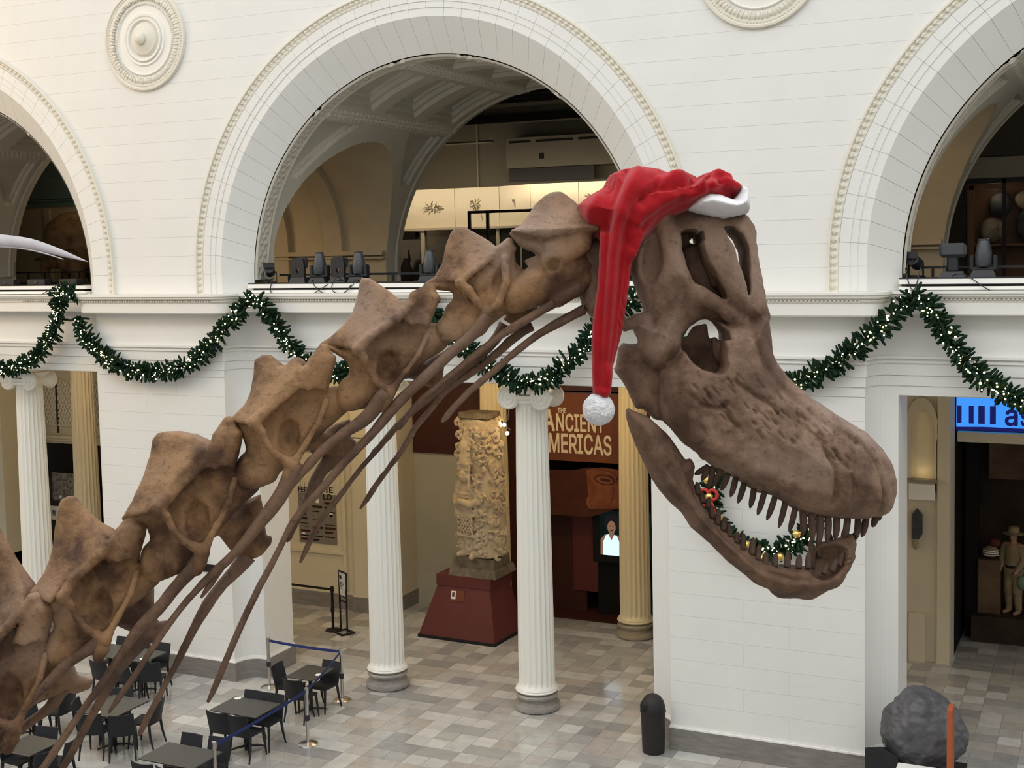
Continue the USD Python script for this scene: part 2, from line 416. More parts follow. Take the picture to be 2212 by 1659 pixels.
def slab(x0, x1, y0, dz):
    g = 0.0022; b = 0.0015
    return m3.Manifold.hull_points([[x0 + g, y0 + g, -0.03], [x1 - g, y0 + g, -0.03], [x1 - g, y0 + TS - g, -0.03], [x0 + g, y0 + TS - g, -0.03],
        [x0 + g + b, y0 + g + b, dz], [x1 - g - b, y0 + g + b, dz], [x1 - g - b, y0 + TS - g - b, dz], [x0 + g + b, y0 + TS - g - b, dz]]).to_mesh()
rest = [[] for _ in range(6)]
for n, (ar, x0, x1, y0, sh) in enumerate(tiles):
    m = slab(x0, x1, y0, rng.uniform(-0.0006, 0.0004)); m = trimesh.Trimesh(m.vert_properties[:, :3], m.tri_verts, process=False)
    if n < 300: part(floor, 'slab', m, f'tile_{sh}')
    else: rest[sh].append(m)
for k in range(6):
    part(floor, 'distant_slabs', cat(*rest[k]), f'tile_{k}', kind='stuff')
# ------------------------------------------------------------------ ground-floor aisle behind the openings
aisle_ceiling = thing('ceiling_aisle', kind='structure', label='flat plaster ceiling of the ground-floor aisle')
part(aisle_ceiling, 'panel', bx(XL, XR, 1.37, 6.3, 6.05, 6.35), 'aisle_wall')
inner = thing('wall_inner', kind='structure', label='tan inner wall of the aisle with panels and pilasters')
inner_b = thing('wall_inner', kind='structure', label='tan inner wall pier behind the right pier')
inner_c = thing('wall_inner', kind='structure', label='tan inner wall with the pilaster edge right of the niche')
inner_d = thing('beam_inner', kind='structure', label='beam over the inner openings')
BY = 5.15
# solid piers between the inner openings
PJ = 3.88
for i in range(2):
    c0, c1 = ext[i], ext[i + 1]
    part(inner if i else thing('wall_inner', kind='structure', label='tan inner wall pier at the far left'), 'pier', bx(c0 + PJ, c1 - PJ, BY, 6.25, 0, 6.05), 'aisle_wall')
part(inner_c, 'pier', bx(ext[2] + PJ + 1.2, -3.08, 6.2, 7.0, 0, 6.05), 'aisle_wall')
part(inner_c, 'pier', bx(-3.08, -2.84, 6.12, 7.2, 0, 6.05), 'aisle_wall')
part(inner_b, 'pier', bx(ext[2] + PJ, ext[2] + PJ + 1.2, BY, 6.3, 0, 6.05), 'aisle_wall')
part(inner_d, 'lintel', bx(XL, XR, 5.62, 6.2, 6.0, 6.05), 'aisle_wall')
# pilasters, framed panel and dado of the wall behind the stanchions (left of the first column)
px = -16.2
part(inner, 'pilaster', bx(-16.02, -15.55, BY - 0.10, BY, 0.0, 5.72), 'aisle_wall')
part(inner, 'capital_course', bx(-16.08, -15.49, BY - 0.16, BY, 4.05, 4.12), 'aisle_wall')
part(inner, 'capital_course', bx(-16.08, -15.49, BY - 0.18, BY, 4.16, 4.22), 'aisle_wall')
part(inner, 'capital_course', bx(-19.4, -15.2, BY - 0.06, BY, 4.40, 4.46), 'aisle_wall')
for a, b, c, d in ((-18.6, -16.27, 1.30, 1.37), (-16.35, -16.27, 0.46, 1.30), (-18.6, -16.27, 3.75, 3.82), (-16.35, -16.27, 1.42, 3.75)):
    part(inner, 'panel_moulding', bx(a, b, BY - 0.05, BY, c, d), 'aisle_wall')
part(inner, 'panel_moulding', bx(-18.6, -16.27, BY - 0.03, BY, 3.95, 4.0), 'aisle_wall')
bb = thing('baseboard_aisle', kind='structure', label='dark marble baseboard along the aisle inner wall')
for a, b, y0, y1 in ((ext[1] + PJ - .02, ext[2] - PJ + .02, BY - .04, 6.25), (ext[0] + PJ, ext[1] - PJ, BY - .04, 6.2), (-15.55 - .52, -15.5, BY - .15, BY)):
    part(bb, 'marble', bx(a, b, y0, y1, 0, 0.36), 'marble_base')
    part(bb, 'fillet', bx(a, b, y0 + .012, y1, 0.36, 0.385), 'aisle_wall')
# the wall behind the inner openings: pale niche wall, maroon fascia, dark doorway
mat('niche_green', (0.47, 0.44, 0.335), 0.7, 0.2, c2=(0.44, 0.41, 0.31), scale=2)
mat('maroon_dark', (0.055, 0.014, 0.009), 0.6, 0.3)
mat('maroon', (0.115, 0.022, 0.016), 0.55, 0.35)
mat('sign_brown', (0.17, 0.05, 0.018), 0.6, 0.3, c2=(0.14, 0.038, 0.014), scale=1.5)
mat('near_black', (0.008, 0.006, 0.006), 0.7, 0.2)
mat('lettering_cream', (0.74, 0.62, 0.43), 0.6, 0.2)
back = thing('wall_exhibit', kind='structure', label='exhibit front behind the inner openings')
part(back, 'niche_panel', bx(-15.3, -12.3, 6.25, 6.4, 0, 3.72), 'niche_green')
part(back, 'fascia_board', bx(-14.99, -12.3, 6.18, 6.4, 3.66, 5.25), 'maroon_dark')
part(back, 'upper_wall', bx(-14.99, -7.2, 6.21, 6.4, 5.25, 6.05), 'maroon_dark')
part(back, 'side_wall', bx(-12.55, -12.2, 6.2, 9.5, 0, 5.3), 'maroon_dark')
part(back, 'door_void', bx(-12.2, -7.2, 9.4, 9.5, 0, 5.3), 'near_black')  # black sheet standing for the unlit depth of the doorway
part(back, 'door_ceiling', bx(-12.2, -7.2, 6.4, 9.5, 3.62, 3.7), 'near_black')
part(back, 'door_side', bx(-8.6, -7.2, 6.2, 6.4, 0, 5.3), 'near_black')
part(back, 'red_partition', bx(-12.2, -10.95, 7.0, 7.1, 0, 2.6), 'maroon_dark')
part(back, 'dark_floor', bx(-12.2, -7.2, 6.3, 9.5, 0.0, 0.012), 'maroon_dark')
part(back, 'screen_wall', bx(-10.62, -8.4, 6.9, 7.0, 0, 3.1), 'near_black')
part(back, 'red_partition', bx(-11.25, -10.62, 6.95, 7.05, 0.5, 2.5), 'maroon')

# name board over the doorway
sg = thing('entrance_sign', 'brown entrance board reading THE ANCIENT AMERICAS above the dark doorway', 'sign', loc=(0, 6.2, 0))
part(sg, 'board', bx(-12.2, -8.6, -0.02, 0.15, 3.66, 5.20), 'sign_brown')
part(sg, 'lettering', text_on_wall('THE', 0.115, -11.24, -0.02, 4.745, 0.02, width=0.21), 'lettering_cream', label='THE')
part(sg, 'lettering', text_on_wall('A', 0.47, -11.60, -0.02, 4.345, 0.02, width=0.28), 'lettering_cream', label='A')
part(sg, 'lettering', text_on_wall('NCIENT', 0.375, -11.30, -0.02, 4.345, 0.02, width=1.16), 'lettering_cream', label='NCIENT')
part(sg, 'lettering', text_on_wall('AMERICAS', 0.42, -11.72, -0.02, 3.85, 0.02, width=1.76), 'lettering_cream', label='AMERICAS')

# face mural on the sloping fascia inside the doorway
mat('mural_red', (0.085, 0.024, 0.012), 0.6, 0.2, c2=(0.06, 0.016, 0.009), scale=2.0)
mat('mural_clay', (0.27, 0.085, 0.034), 0.6, 0.2, c2=(0.17, 0.048, 0.02), scale=3.0)
mat('mural_dark', (0.055, 0.014, 0.008), 0.6, 0.2)
mu = thing('face_mural', 'red mural of a carved clay face with one eye inside the doorway', 'mural', loc=(0, 6.42, 0))
part(mu, 'panel', extrude(Polygon([(-11.75, 2.36), (-11.75, 3.38), (-10.95, 3.42), (-10.6, 3.5), (-9.7, 3.46), (-9.2, 3.4), (-9.2, 2.66), (-9.9, 2.62), (-10.6, 2.36)]), 0, 0.06, 'y'), 'mural_red')
def ell(cx, cz, a, b, rot=0): return affinity.translate(affinity.rotate(affinity.scale(Point(0, 0).buffer(1, 24), a, b), rot), cx, cz)
face = Polygon([(-10.62, 2.55), (-10.66, 3.44), (-10.3, 3.52), (-9.6, 3.46), (-9.3, 3.3), (-9.3, 2.85), (-9.75, 2.62)])
part(mu, 'face', extrude(face, -0.012, 0.02, 'y'), 'mural_clay')
mx = -10.22
part(mu, 'cheek', extrude(ell(mx - .1, 3.02, .30, .44), -0.03, 0.02, 'y'), 'mural_clay')
part(mu, 'brow', extrude(ell(mx, 3.32, .30, .13, -8).difference(ell(mx + .01, 3.28, .26, .105, -8)), -0.045, 0.02, 'y'), 'mural_clay')
part(mu, 'eye_rim', extrude(ell(mx, 3.24, .24, .115, -6), -0.034, 0.02, 'y'), 'mural_red')
part(mu, 'eye', extrude(ell(mx, 3.24, .20, .085, -6), -0.042, 0.02, 'y'), 'mural_clay'); part(mu, 'pupil', extrude(ell(mx + .02, 3.24, .13, .035, -6), -0.05, 0.02, 'y'), 'mural_dark')
part(mu, 'ear_spool', extrude(ell(-10.52, 2.72, .15, .17).difference(ell(-10.52, 2.70, .07, .09)), -0.04, 0.02, 'y'), 'mural_clay')
part(mu, 'nose', extrude(ell(-9.86, 3.0, .10, .28), -0.06, 0.02, 'y'), 'mural_clay')

# video screen with a woman in a white top
glow('screen_white', (0.62, 0.80, 1.0), 1.25)
glow('screen_skin', (0.42, 0.22, 0.13), 0.55)
glow('screen_hair', (0.012, 0.010, 0.012), 1.0)
glow('screen_green', (0.004, 0.009, 0.007), 1.0)
tv = thing('video_screen', 'dark video screen showing a person in a white sleeveless top', 'screen', loc=(0, 6.62, 0))
sx, sz = -9.98 + .14, 0.0
part(tv, 'bezel', cbx(-10.62, -9.05, 0.0, 0.12, 1.30, 2.62), 'near_black')
part(tv, 'picture', bx(-10.45, -9.2, -0.006, 0.0, 1.47, 2.50), 'screen_green')
def flat(g, y0): return extrude(g, y0 - 0.004, y0, 'y')
T = lambda pts, ox=-9.96, oz=1.48: Polygon([(ox + a, oz + b) for a, b in pts])
T = lambda pts, ox=-10.16, oz=1.48: Polygon([(ox + a, oz + b) for a, b in pts])
part(tv, 'picture_hair', flat(ell(-10.155, 2.22, .175, .21), -0.007), 'screen_hair')
part(tv, 'picture_skin', flat(unary_union([ell(-10.155, 2.12, .098, .15), T([(-.055, .42), (.055, .42), (.07, .60), (-.07, .60)]), T([(-.27, 0), (-.26, .36), (-.16, .47), (.16, .47), (.26, .36), (.27, 0)])]), -0.011), 'screen_skin')
part(tv, 'picture_top', flat(T([(-.21, 0), (-.2, .3), (-.13, .46), (-.07, .48), (0, .34), (.07, .48), (.13, .46), (.2, .3), (.21, 0)]), -0.015), 'screen_white')
part(tv, 'picture_face', flat(ell(-10.155, 2.05, .03, .012), -0.015), 'screen_hair')

for x_ in (-10.19, -10.12): part(tv, 'picture_eye', flat(ell(x_, 2.15, .018, .01), -0.015), 'screen_hair')

# ------------------------------------------------------------------ columns
def fluted_shaft(z0, z1, r0, r1, n=20, seg=6, rows=26):
    t = np.arange(n * seg) / (n * seg) * 2 * PI
    ph = (np.arange(n * seg) % seg) / seg
    groove = np.where(ph < 0.17, 0.0, np.sin(np.clip((ph - 0.17) / 0.83, 0, 1) * PI) ** 0.6)
    zs = np.r_[z0, z0 + 0.05, z0 + 0.09, np.linspace(z0 + 0.14, z1 - 0.14, rows), z1 - 0.09, z1 - 0.05, z1]
    out = []
    for z in zs:
        f = (z - z0) / (z1 - z0)
        r = r0 + (r1 - r0) * f ** 1.6
        flare = 0.05 * max(0, 1 - (z - z0) / 0.10) ** 2 + 0.02 * max(0, 1 - (z1 - z) / .08) ** 2
        dep = 0.030 * min(1, max(0, (z - z0 - 0.06) / 0.07)) * min(1, max(0, (z1 - z - 0.06) / 0.07))
        rr = r + flare - dep * groove
        out.append(np.stack([rr * np.cos(t), rr * np.sin(t), np.full_like(t, z)], 1))
    v = A(out).transpose(1, 0, 2).reshape(-1, 3)
    return trimesh.Trimesh(v, gridfaces(n * seg, len(zs), True), process=False)

def torus_base(r=0.42, h=0.36):
    return lathe([(0.02, 0), (r - .04, 0), (r, .03), (r + .012, .07), (r, .115), (r - .05, .13), (r - .05, .145), (r - .095, .17), (r - .10, .20), (r - .06, .225), (r - .06, .24), (r - .03, .26), (r - .028, .29), (r - .05, .315), (r - .085, .32), (r - .085, h), (.02, h)], 56)

def spiral_volute(r=0.20, depth=0.07):
    """an Ionic volute facing -y about the origin: disc with a raised spiral"""
    disc = lathe([(0.0, 0), (r * .97, 0), (r, .012), (r, depth - .012), (r * .97, depth), (0, depth)], 36)
    t = np.linspace(0, 2.6 * 2 * PI, 90); rr = r * 0.93 * (1 - t / t[-1]) ** 0.9 + 0.018
    sp = tube(np.stack([rr * np.cos(t + 1.4), rr * np.sin(t + 1.4), np.full_like(t, depth)], 1), np.linspace(.020, .010, 90), 6)
    eye = ball((0, 0, depth), (.034, .034, .022), 1)
    m = cat(disc, sp, eye)
    v = A(m.vertices); v = np.stack([v[:, 0], -v[:, 2], v[:, 1]], 1)
    return trimesh.Trimesh(v, m.faces, process=False)

H_COL = 6.055
def make_column(name, label, shaft_mat, base_mat, capital, loc, group=None, r0=0.335, r1=0.285, h=H_COL):
    c = thing(name, label, 'column', group, 'thing', loc)
    part(c, 'base', torus_base(), base_mat, smooth=35)
    part(c, 'base_ring', lathe([(.02, .355), (.385, .355), (.40, .375), (.385, .40), (.36, .42), (.02, .42)], 48), shaft_mat, smooth=35)
    top = h - (0.36 if capital else 0.10)
    part(c, 'shaft', fluted_shaft(0.41, top, r0, r1), shaft_mat, smooth=50)
    if capital:
        part(c, 'neck_ring', lathe([(.1, top - .02), (.315, top - .02), (.335, top), (.315, top + .03), (.35, top + .07), (.36, top + .12), (.1, top + .14)], 48), shaft_mat, smooth=35)
        part(c, 'volute_band', cbx(-.40, .40, -.29, .29, top + .14, top + .26, .015), shaft_mat)
        part(c, 'abacus', cbx(-.37, .37, -.37, .37, top + .26, h, .02), shaft_mat)
        vol = spiral_volute(.205)
        for sx in (-1, 1):
            for sy in (-1, 1):
                m = vol if sy < 0 else moved(vol, rz=PI)
                if sx > 0: m = trimesh.Trimesh(A(m.vertices) * [-1, 1, 1], A(m.faces)[:, ::-1], process=False)
                part(c, 'volute', moved(m, (sx * .315, sy * .25, top + .075)), shaft_mat, smooth=40)
            bol = lathe([(.17, -.27), (.185, -.25), (.12, -.08), (.11, 0), (.12, .08), (.185, .25), (.17, .27)], 28)
            vv = A(bol.vertices); part(c, 'bolster', trimesh.Trimesh(np.stack([vv[:, 0] + sx * .315, -vv[:, 2], vv[:, 1] + top + .075], 1), bol.faces, process=False), shaft_mat, smooth=40)
    else:
        part(c, 'capital', lathe([(.1, top - .02), (.30, top - .02), (.32, top), (.30, top + .03), (.36, top + .1), (.1, top + .1)], 40), shaft_mat, smooth=35)
    return c
CY = 0.925
make_column('column', 'white fluted Ionic column at the middle of the picture, nearest the stone monument', 'column_white', 'torus_marble', True, (-9.50, CY, 0))
make_column('column', 'white fluted Ionic column left of the red pedestal, partly behind the neck ribs', 'column_white', 'torus_marble', True, (-12.69, CY, 0))
make_column('column', 'white fluted Ionic column in the left opening at the picture edge', 'column_white', 'torus_marble', True, (-21.73, CY, 0))
make_column('column', 'fluted column with yellow lamplight in its colour beside the video screen doorway', 'column_warm_lit', 'torus_tan', False, (-9.27, 5.66, 0), h=6.0)
make_column('column', 'fluted column with yellow lamplight in its colour directly behind the stone monument', 'column_warm_lit', 'torus_tan', False, (-12.60, 5.66, 0), h=6.0)
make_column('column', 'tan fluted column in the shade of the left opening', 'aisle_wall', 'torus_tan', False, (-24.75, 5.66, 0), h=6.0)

# left bay: dark doorway, lattice transom, poster
lb = thing('wall_left_exhibit', kind='structure', label='shaded wall with transom and dark doorway in the left opening')
part(lb, 'wall_panel', bx(-30, -19.3, 6.95, 7.05, 3.2, 6.05), 'aisle_wall')
part(lb, 'wall_panel', bx(-30, -28.0, 6.9, 7.0, 0, 3.3), 'aisle_wall')
part(lb, 'wall_panel', bx(-24.6, -19.3, 6.9, 7.0, 0, 1.5), 'aisle_wall')
part(lb, 'door_head', bx(-28.2, -19.4, 6.86, 6.95, 3.28, 3.36), 'aisle_wall')
part(lb, 'door_head', bx(-28.2, -19.4, 6.80, 6.95, 3.36, 3.44), 'aisle_wall')
part(lb, 'dark_void', bx(-28.2, -19.4, 7.4, 7.5, 0, 3.3), 'near_black')  # black sheet standing for the darkness behind the opening
part(lb, 'door_panel', bx(-27.9, -25.9, 7.0, 7.05, 0, 2.2), 'dark_steel')
for x in np.arange(-27.95, -25.3, 0.115):
    for s in (1, -1):
        pts = [(x, 6.93, 3.75 if s > 0 else 5.0), (x + 0.62, 6.93, 5.0 if s > 0 else 3.75)]
        part(lb, 'lattice_bar', tube(pts, 0.014, 4), 'relief_paint')
part(lb, 'transom_frame', bx(-28, -25.0, 6.9, 6.95, 3.70, 3.76), 'aisle_wall')
part(lb, 'transom_frame', bx(-26.96, -26.92, 6.9, 6.95, 3.5, 5.1), 'dark_steel')
mat('poster_grey', (0.25, 0.23, 0.21), 0.6, 0.2, c2=(0.10, 0.09, 0.085), scale=9, detail=5, lo=0.45, hi=0.6)
mat('paper_white', (0.78, 0.76, 0.70), 0.6, 0.2)
ps = thing('door_poster', 'grey printed poster on the dark door in the left opening', 'poster', loc=(0, 6.96, 0))
part(ps, 'sheet', bx(-27.3, -26.45, -0.01, 0.0, 1.55, 2.35), 'poster_grey')
part(ps, 'note', bx(-27.0, -26.9, -0.016, -0.01, 1.42, 1.52), 'paper_white')
part(ps, 'note', bx(-27.05, -26.95, -0.016, -0.01, 1.62, 1.70), 'paper_white')
pn = thing('door_notice', 'small cream notice with a square code area on the dark door', 'notice', loc=(0, 6.95, 0))
part(pn, 'sheet', bx(-27.45, -26.6, -0.012, 0.0, 0.98, 1.38), 'paper_white')
part(pn, 'printed_square', bx(-27.32, -27.2, -0.016, -0.012, 1.1, 1.26), 'poster_grey')

# right bay: wall with lit niche, blue screen, dark diorama
rb = thing('wall_right_exhibit', kind='structure', label='tan wall with an arched niche and the dark display opening')
nich = unary_union([sbox(-3.58, 3.72, -3.14, 4.7), ell(-3.36, 4.7, .22, .40)])
frame = unary_union([sbox(-3.70, 3.72, -3.10, 4.72), ell(-3.38, 4.72, .31, .62)]).difference(nich)
mat('niche_glow_paint', (0.80, 0.68, 0.45), 0.6, 0.2)  # warm glow of the niche put into its paint
part(rb, 'niche_frame', extrude(frame, 6.12, 6.2, 'y'), 'aisle_wall')
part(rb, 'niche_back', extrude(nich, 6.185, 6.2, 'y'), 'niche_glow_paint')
part(rb, 'niche_sill', bx(-3.66, -3.06, 6.02, 6.2, 3.66, 3.72), 'gallery_grey')
part(rb, 'niche_base', bx(-3.62, -3.12, 6.08, 6.2, 3.30, 3.62), 'cornice_paint')
part(rb, 'niche_base', bx(-3.62, -3.12, 6.10, 6.2, 3.45, 3.66), 'aisle_wall')
part(rb, 'side_panel', bx(-3.62, -3.3, 6.1, 6.2, 0.0, 1.0), 'aisle_wall')
mat('diorama_brown', (0.05, 0.033, 0.022), 0.7, 0.2, c2=(0.022, 0.014, 0.010), scale=1.2, detail=6)
mat('diorama_tan', (0.16, 0.10, 0.06), 0.7, 0.2, c2=(0.09, 0.055, 0.035), scale=2)
rb = thing('display_alcove', kind='structure', label='dark display alcove under the blue screen')
part(rb, 'diorama_back', bx(-2.9, 4.0, 9.3, 9.4, 0, 4.5), 'diorama_brown')
part(rb, 'diorama_panel', bx(-2.35, -1.45, 8.9, 9.0, 3.3, 4.45), 'diorama_tan')
part(rb, 'diorama_post', bx(-2.75, -2.5, 8.2, 8.4, 0, 4.4), 'near_black')
part(rb, 'diorama_post', bx(-1.52, -1.38, 8.2, 8.4, 1.8, 4.4), 'near_black')
part(rb, 'diorama_ceiling', bx(-2.9, 4.0, 7.2, 9.4, 4.45, 4.5), 'near_black')
part(rb, 'wall_over', bx(-2.8, 4.0, 7.25, 7.4, 4.45, 6.05), 'near_black')
part(rb, 'white_lintel', bx(-2.8, 4.0, 6.98, 7.2, 4.36, 4.56), 'aisle_wall')
part(rb, 'diorama_side', bx(-2.95, -2.82, 6.95, 9.4, 0, 6.05), 'near_black')
part(rb, 'diorama_side', bx(3.9, 4.0, 6.95, 9.4, 0, 6.05), 'near_black')
part(rb, 'diorama_plinth', bx(-2.6, 4.0, 7.9, 9.3, 0, 0.55), 'diorama_brown')
glow('screen_blue', (0.05, 0.27, 0.85), 1.15)
glow('screen_navy', (0.012, 0.012, 0.10), 1.0)
bs = thing('blue_screen', 'bright blue lit screen with dark letters at the right edge of the picture', 'screen', loc=(0, 7.0, 0))
part(bs, 'panel', bx(-2.82, 3.6, 0.0, 0.12, 4.60, 5.32), 'screen_blue')
for x0, x1, h in ((-2.80, -2.72, .36), (-2.58, -2.49, .36), (-2.40, -2.28, .36), (-2.18, -2.07, .36)):
    part(bs, 'lettering', bx(x0, x1, -0.012, 0, 4.74, 4.74 + h), 'screen_navy')
for ch, x, w in (('a', -1.92, .24), ('s', -1.63, .17), ('t', -1.44, .13)):
    part(bs, 'lettering', text_on_wall(ch, .40, x, 0, 4.74, .012, width=w), 'screen_navy')
part(bs, 'lower_band', extrude(Polygon([(-2.82, 4.60), (-2.82, 4.66), (-2.3, 4.68), (3.6, 4.62), (3.6, 4.60)]), -0.01, 0, 'y'), 'screen_navy')

# ------------------------------------------------------------------ upper gallery: coffered barrel vault in each bay, cross vaults, back room
VR = R_BACK - 0.02
ZV = 7.95
SC_Y, SC_Z, SC_R = 3.2, 8.55, 2.2
def coffer_depth(th, y):
    d = np.zeros_like(th)
    tdeg = np.degrees(th)
    for t0, t1 in ((84, 96), (105, 124.5), (55.5, 75)):
        for y0, y1 in ((0.92, 2.12), (2.62, 3.82), (4.42, 5.55)):
            for k, (it, iy, dd) in enumerate(((0, 0, .085), (2.0, .14, .085), (3.6, .25, .06))):
                inside = (tdeg > t0 + it) & (tdeg < t1 - it) & (y > y0 + iy) & (y < y1 - iy)
                d = np.where(inside, d + dd, d)
    # triangular panels over the side arches
    for s in (0, 1):
        t2 = tdeg if s == 0 else 180 - tdeg
        for y0, y1, left in ((0.85, 2.15, True), (4.25, 5.6, False)):
            f = np.clip((t2 - 131) / 20, 0, 1)
            ya, yb = (y0, y1 - (y1 - y0 - .28) * f) if left else (y0 + (y1 - y0 - .28) * f, y1)
            for inset, dd in ((0, .07), (.10, .07)):
                d = np.where((t2 > 131 + inset * 12) & (t2 < 150.5 - inset * 12) & (y > ya + inset) & (y < yb - inset), d + dd, d)
    # raised carved bands between the panels
    wob = np.sin(y * 42) * np.sin(tdeg * 1.9)
    carved = ((y > 0.5) & (y < 0.76)) | ((tdeg > 98) & (tdeg < 102.5)) | ((tdeg > 126.2) & (tdeg < 129.5)) | ((tdeg > 77.5) & (tdeg < 82)) | ((tdeg > 50.5) & (tdeg < 53.8))
    d = np.where(carved, d - 0.015 + 0.026 * wob, d)
    line = ((y > .44) & (y < .47)) | ((y > .80) & (y < .83)) | ((y > 5.8) & (y < 5.84))
    d = np.where(line, d - 0.035, d)
    return d
def vault_mesh(cx, nt=300, ny=190, y0=DEEP, y1=6.0):
    th = np.linspace(0, PI, nt); y = np.linspace(y0, y1, ny)
    TH, Y = np.meshgrid(th, y, indexing='ij')
    r = VR + coffer_depth(TH, Y)
    v = np.stack([cx + np.cos(TH) * r, Y, ZV + np.sin(TH) * r], -1).reshape(-1, 3)
    f = gridfaces(nt, ny)
    zc = (ZV + np.sin(TH) * VR).reshape(-1)
    yy = Y.reshape(-1)
    hole = np.where(zc > SC_Z, (yy - SC_Y) ** 2 + (zc - SC_Z) ** 2 < SC_R ** 2, np.abs(yy - SC_Y) < SC_R)
    return trimesh.Trimesh(v, f[~hole[f].all(1)], process=False)
vault = thing('ceiling_vault', kind='structure', label='coffered plaster barrel vaults of the upper gallery')
for c in XC:
    part(vault, 'barrel', vault_mesh(c) if c == XC[1] else vault_mesh(c, 220, 130), 'vault_plaster', smooth=25)
    # outer shell that keeps the light out, and the side walls below the springing
    t = np.linspace(0, PI, 40)
    ring = [(c + math.cos(a) * (VR + .32), ZV + math.sin(a) * (VR + .32)) for a in t]
    inn = [(c + math.cos(a) * (VR + .22), ZV + math.sin(a) * (VR + .22)) for a in t][::-1]
    sidecut = None
    shell = extrude(Polygon(ring + inn), DEEP + .01, 6.0, 'y')
    # keep the shell only above the cross vaults
    cen = shell.vertices[shell.faces].mean(1)
    part(vault, 'shell', extrude(Polygon([q for q in ring if q[1] > ZV + 2.75] + [q for q in inn if q[1] > ZV + 2.75]), DEEP + .01, 6.0, 'y'), 'vault_plaster')
# cross vaults between the bays
def cross_vault(x0, x1, r=SC_R, zc=SC_Z, zb=7.6, n=40):
    t = np.linspace(0, PI, n)
    prof = [(SC_Y + r, zb)] + [(SC_Y + r * math.cos(a), zc + r * math.sin(a)) for a in t] + [(SC_Y - r, zb)]
    m = len(prof)
    edge = [math.sqrt(max(0.0, VR ** 2 - max(0.0, z - ZV) ** 2)) for y, z in prof]      # where the barrel vault's surface begins
    v = A([[x0 + e, y, z] for e, (y, z) in zip(edge, prof)] + [[x1 - e, y, z] for e, (y, z) in zip(edge, prof)])
    f = [[j, j + 1, m + j + 1, m + j] for j in range(m - 1)]
    return (v, A(f)[:, ::-1])
cv = thing('wall_cross_vault', kind='structure', label='tan walls and cross vaults between the gallery bays')
for a, b in ((ext[1], ext[2]), (ext[2], ext[3]), (ext[0], ext[1])):
    mid = (a + b) / 2
    part(cv, 'tunnel', cross_vault(a, b), 'gallery_wall', smooth=30)
    for s in (-1, 1):
        g = unary_union([Point(SC_Y, SC_Z).buffer(SC_R + .02, 40), sbox(SC_Y - SC_R - .02, 7.6, SC_Y + SC_R + .02, SC_Z)]).difference(unary_union([Point(SC_Y, SC_Z).buffer(SC_R - .13, 40), sbox(SC_Y - SC_R + .13, 7, SC_Y + SC_R - .13, SC_Z)]))
        part(cv, 'rib', extrude(g.intersection(sbox(-9, 7.62, 20, 20)), mid + s * .75 - .24, mid + s * .75 + .24, 'x'), 'gallery_wall', smooth=30)
    for z0, z1, d in ((8.28, 8.32, .05), (8.36, 8.42, .09), (8.42, 8.46, .06)):
        part(cv, 'dado', bx(a + 4.0, b - 4.0, SC_Y + SC_R - d - .1, SC_Y + SC_R + .05, z0, z1), 'gallery_wall')
        part(cv, 'dado', bx(a + 4.0, b - 4.0, SC_Y - SC_R - .05, SC_Y - SC_R + d, z0, z1), 'gallery_wall')
    # solid wall masses between the vault fronts, so that no daylight leaks in
    part(cv, 'pier_mass', bx(a + 4.35, b - 4.35, .5, .99, 7.5, 13), 'gallery_wall')
    part(cv, 'pier_mass', bx(a + 4.05, b - 4.05, 5.42, 6.0, 7.5, 13), 'vault_plaster')
    part(cv, 'pier_front', extrude(sbox(a + 3.98, 7.5, b - 3.98, 12.6).difference(unary_union([Point(c, ZV).buffer(VR + .0, 60) for c in XC])), 5.98, 6.05, 'y'), 'vault_plaster')
    part(cv, 'roof', bx(a + 1.5, b - 1.5, .45, 6, 12.2, 12.4), 'gallery_wall')
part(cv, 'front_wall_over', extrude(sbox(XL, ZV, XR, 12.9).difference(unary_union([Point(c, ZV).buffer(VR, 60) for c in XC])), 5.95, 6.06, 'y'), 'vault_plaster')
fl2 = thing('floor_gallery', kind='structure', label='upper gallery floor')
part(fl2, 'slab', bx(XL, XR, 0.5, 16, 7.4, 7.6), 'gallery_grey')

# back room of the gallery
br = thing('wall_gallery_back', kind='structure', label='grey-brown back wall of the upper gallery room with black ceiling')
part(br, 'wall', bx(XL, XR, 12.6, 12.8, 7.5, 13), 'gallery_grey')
part(br, 'ceiling_black', bx(XL, XR, 6.05, 12.8, 12.75, 12.9), 'black_ceiling')
part(br, 'end_wall', bx(XL, XL + .1, .5, 12.8, 7.5, 13), 'gallery_grey')
part(br, 'end_wall', bx(XR, XR + .1, .5, 12.8, 7.5, 13), 'gallery_grey')
for k in range(7):
    part(br, 'duct', bx(-22, 0, 6.6 + k * .8, 6.75 + k * .8, 12.35, 12.5), 'dark_steel')
part(br, 'duct', bx(-22, 0, 12.3, 12.58, 11.95, 12.12), 'black_ceiling')
part(br, 'wall_strip', bx(-17.6, -15.8, 12.5, 12.6, 11.40, 11.44), 'gallery_wall')
part(br, 'conduit', tube([(-16.3, 12.55, 12.3), (-16.3, 12.55, 10.0)], .03, 6), 'gallery_wall')
ac = thing('air_duct_box', 'grey duct box with three black slots high on the gallery back wall', 'duct', loc=(-15.1, 11.9, 0))
part(ac, 'box', cbx(0, 3.3, 0, .7, 10.62, 11.45), 'gallery_grey')
for a, b in ((.1, .75), (.9, 2.0), (2.15, 2.9)): part(ac, 'slot', bx(a, b, -.01, 0, 11.30, 11.36), 'black_slot')
part(ac, 'mounting_plate', bx(1.0, 1.14, -.015, 0, 10.84, 11.0), 'black_slot')
part(ac, 'opening', bx(.1, 2.6, -.02, .0, 10.25, 10.6), 'dark_steel')
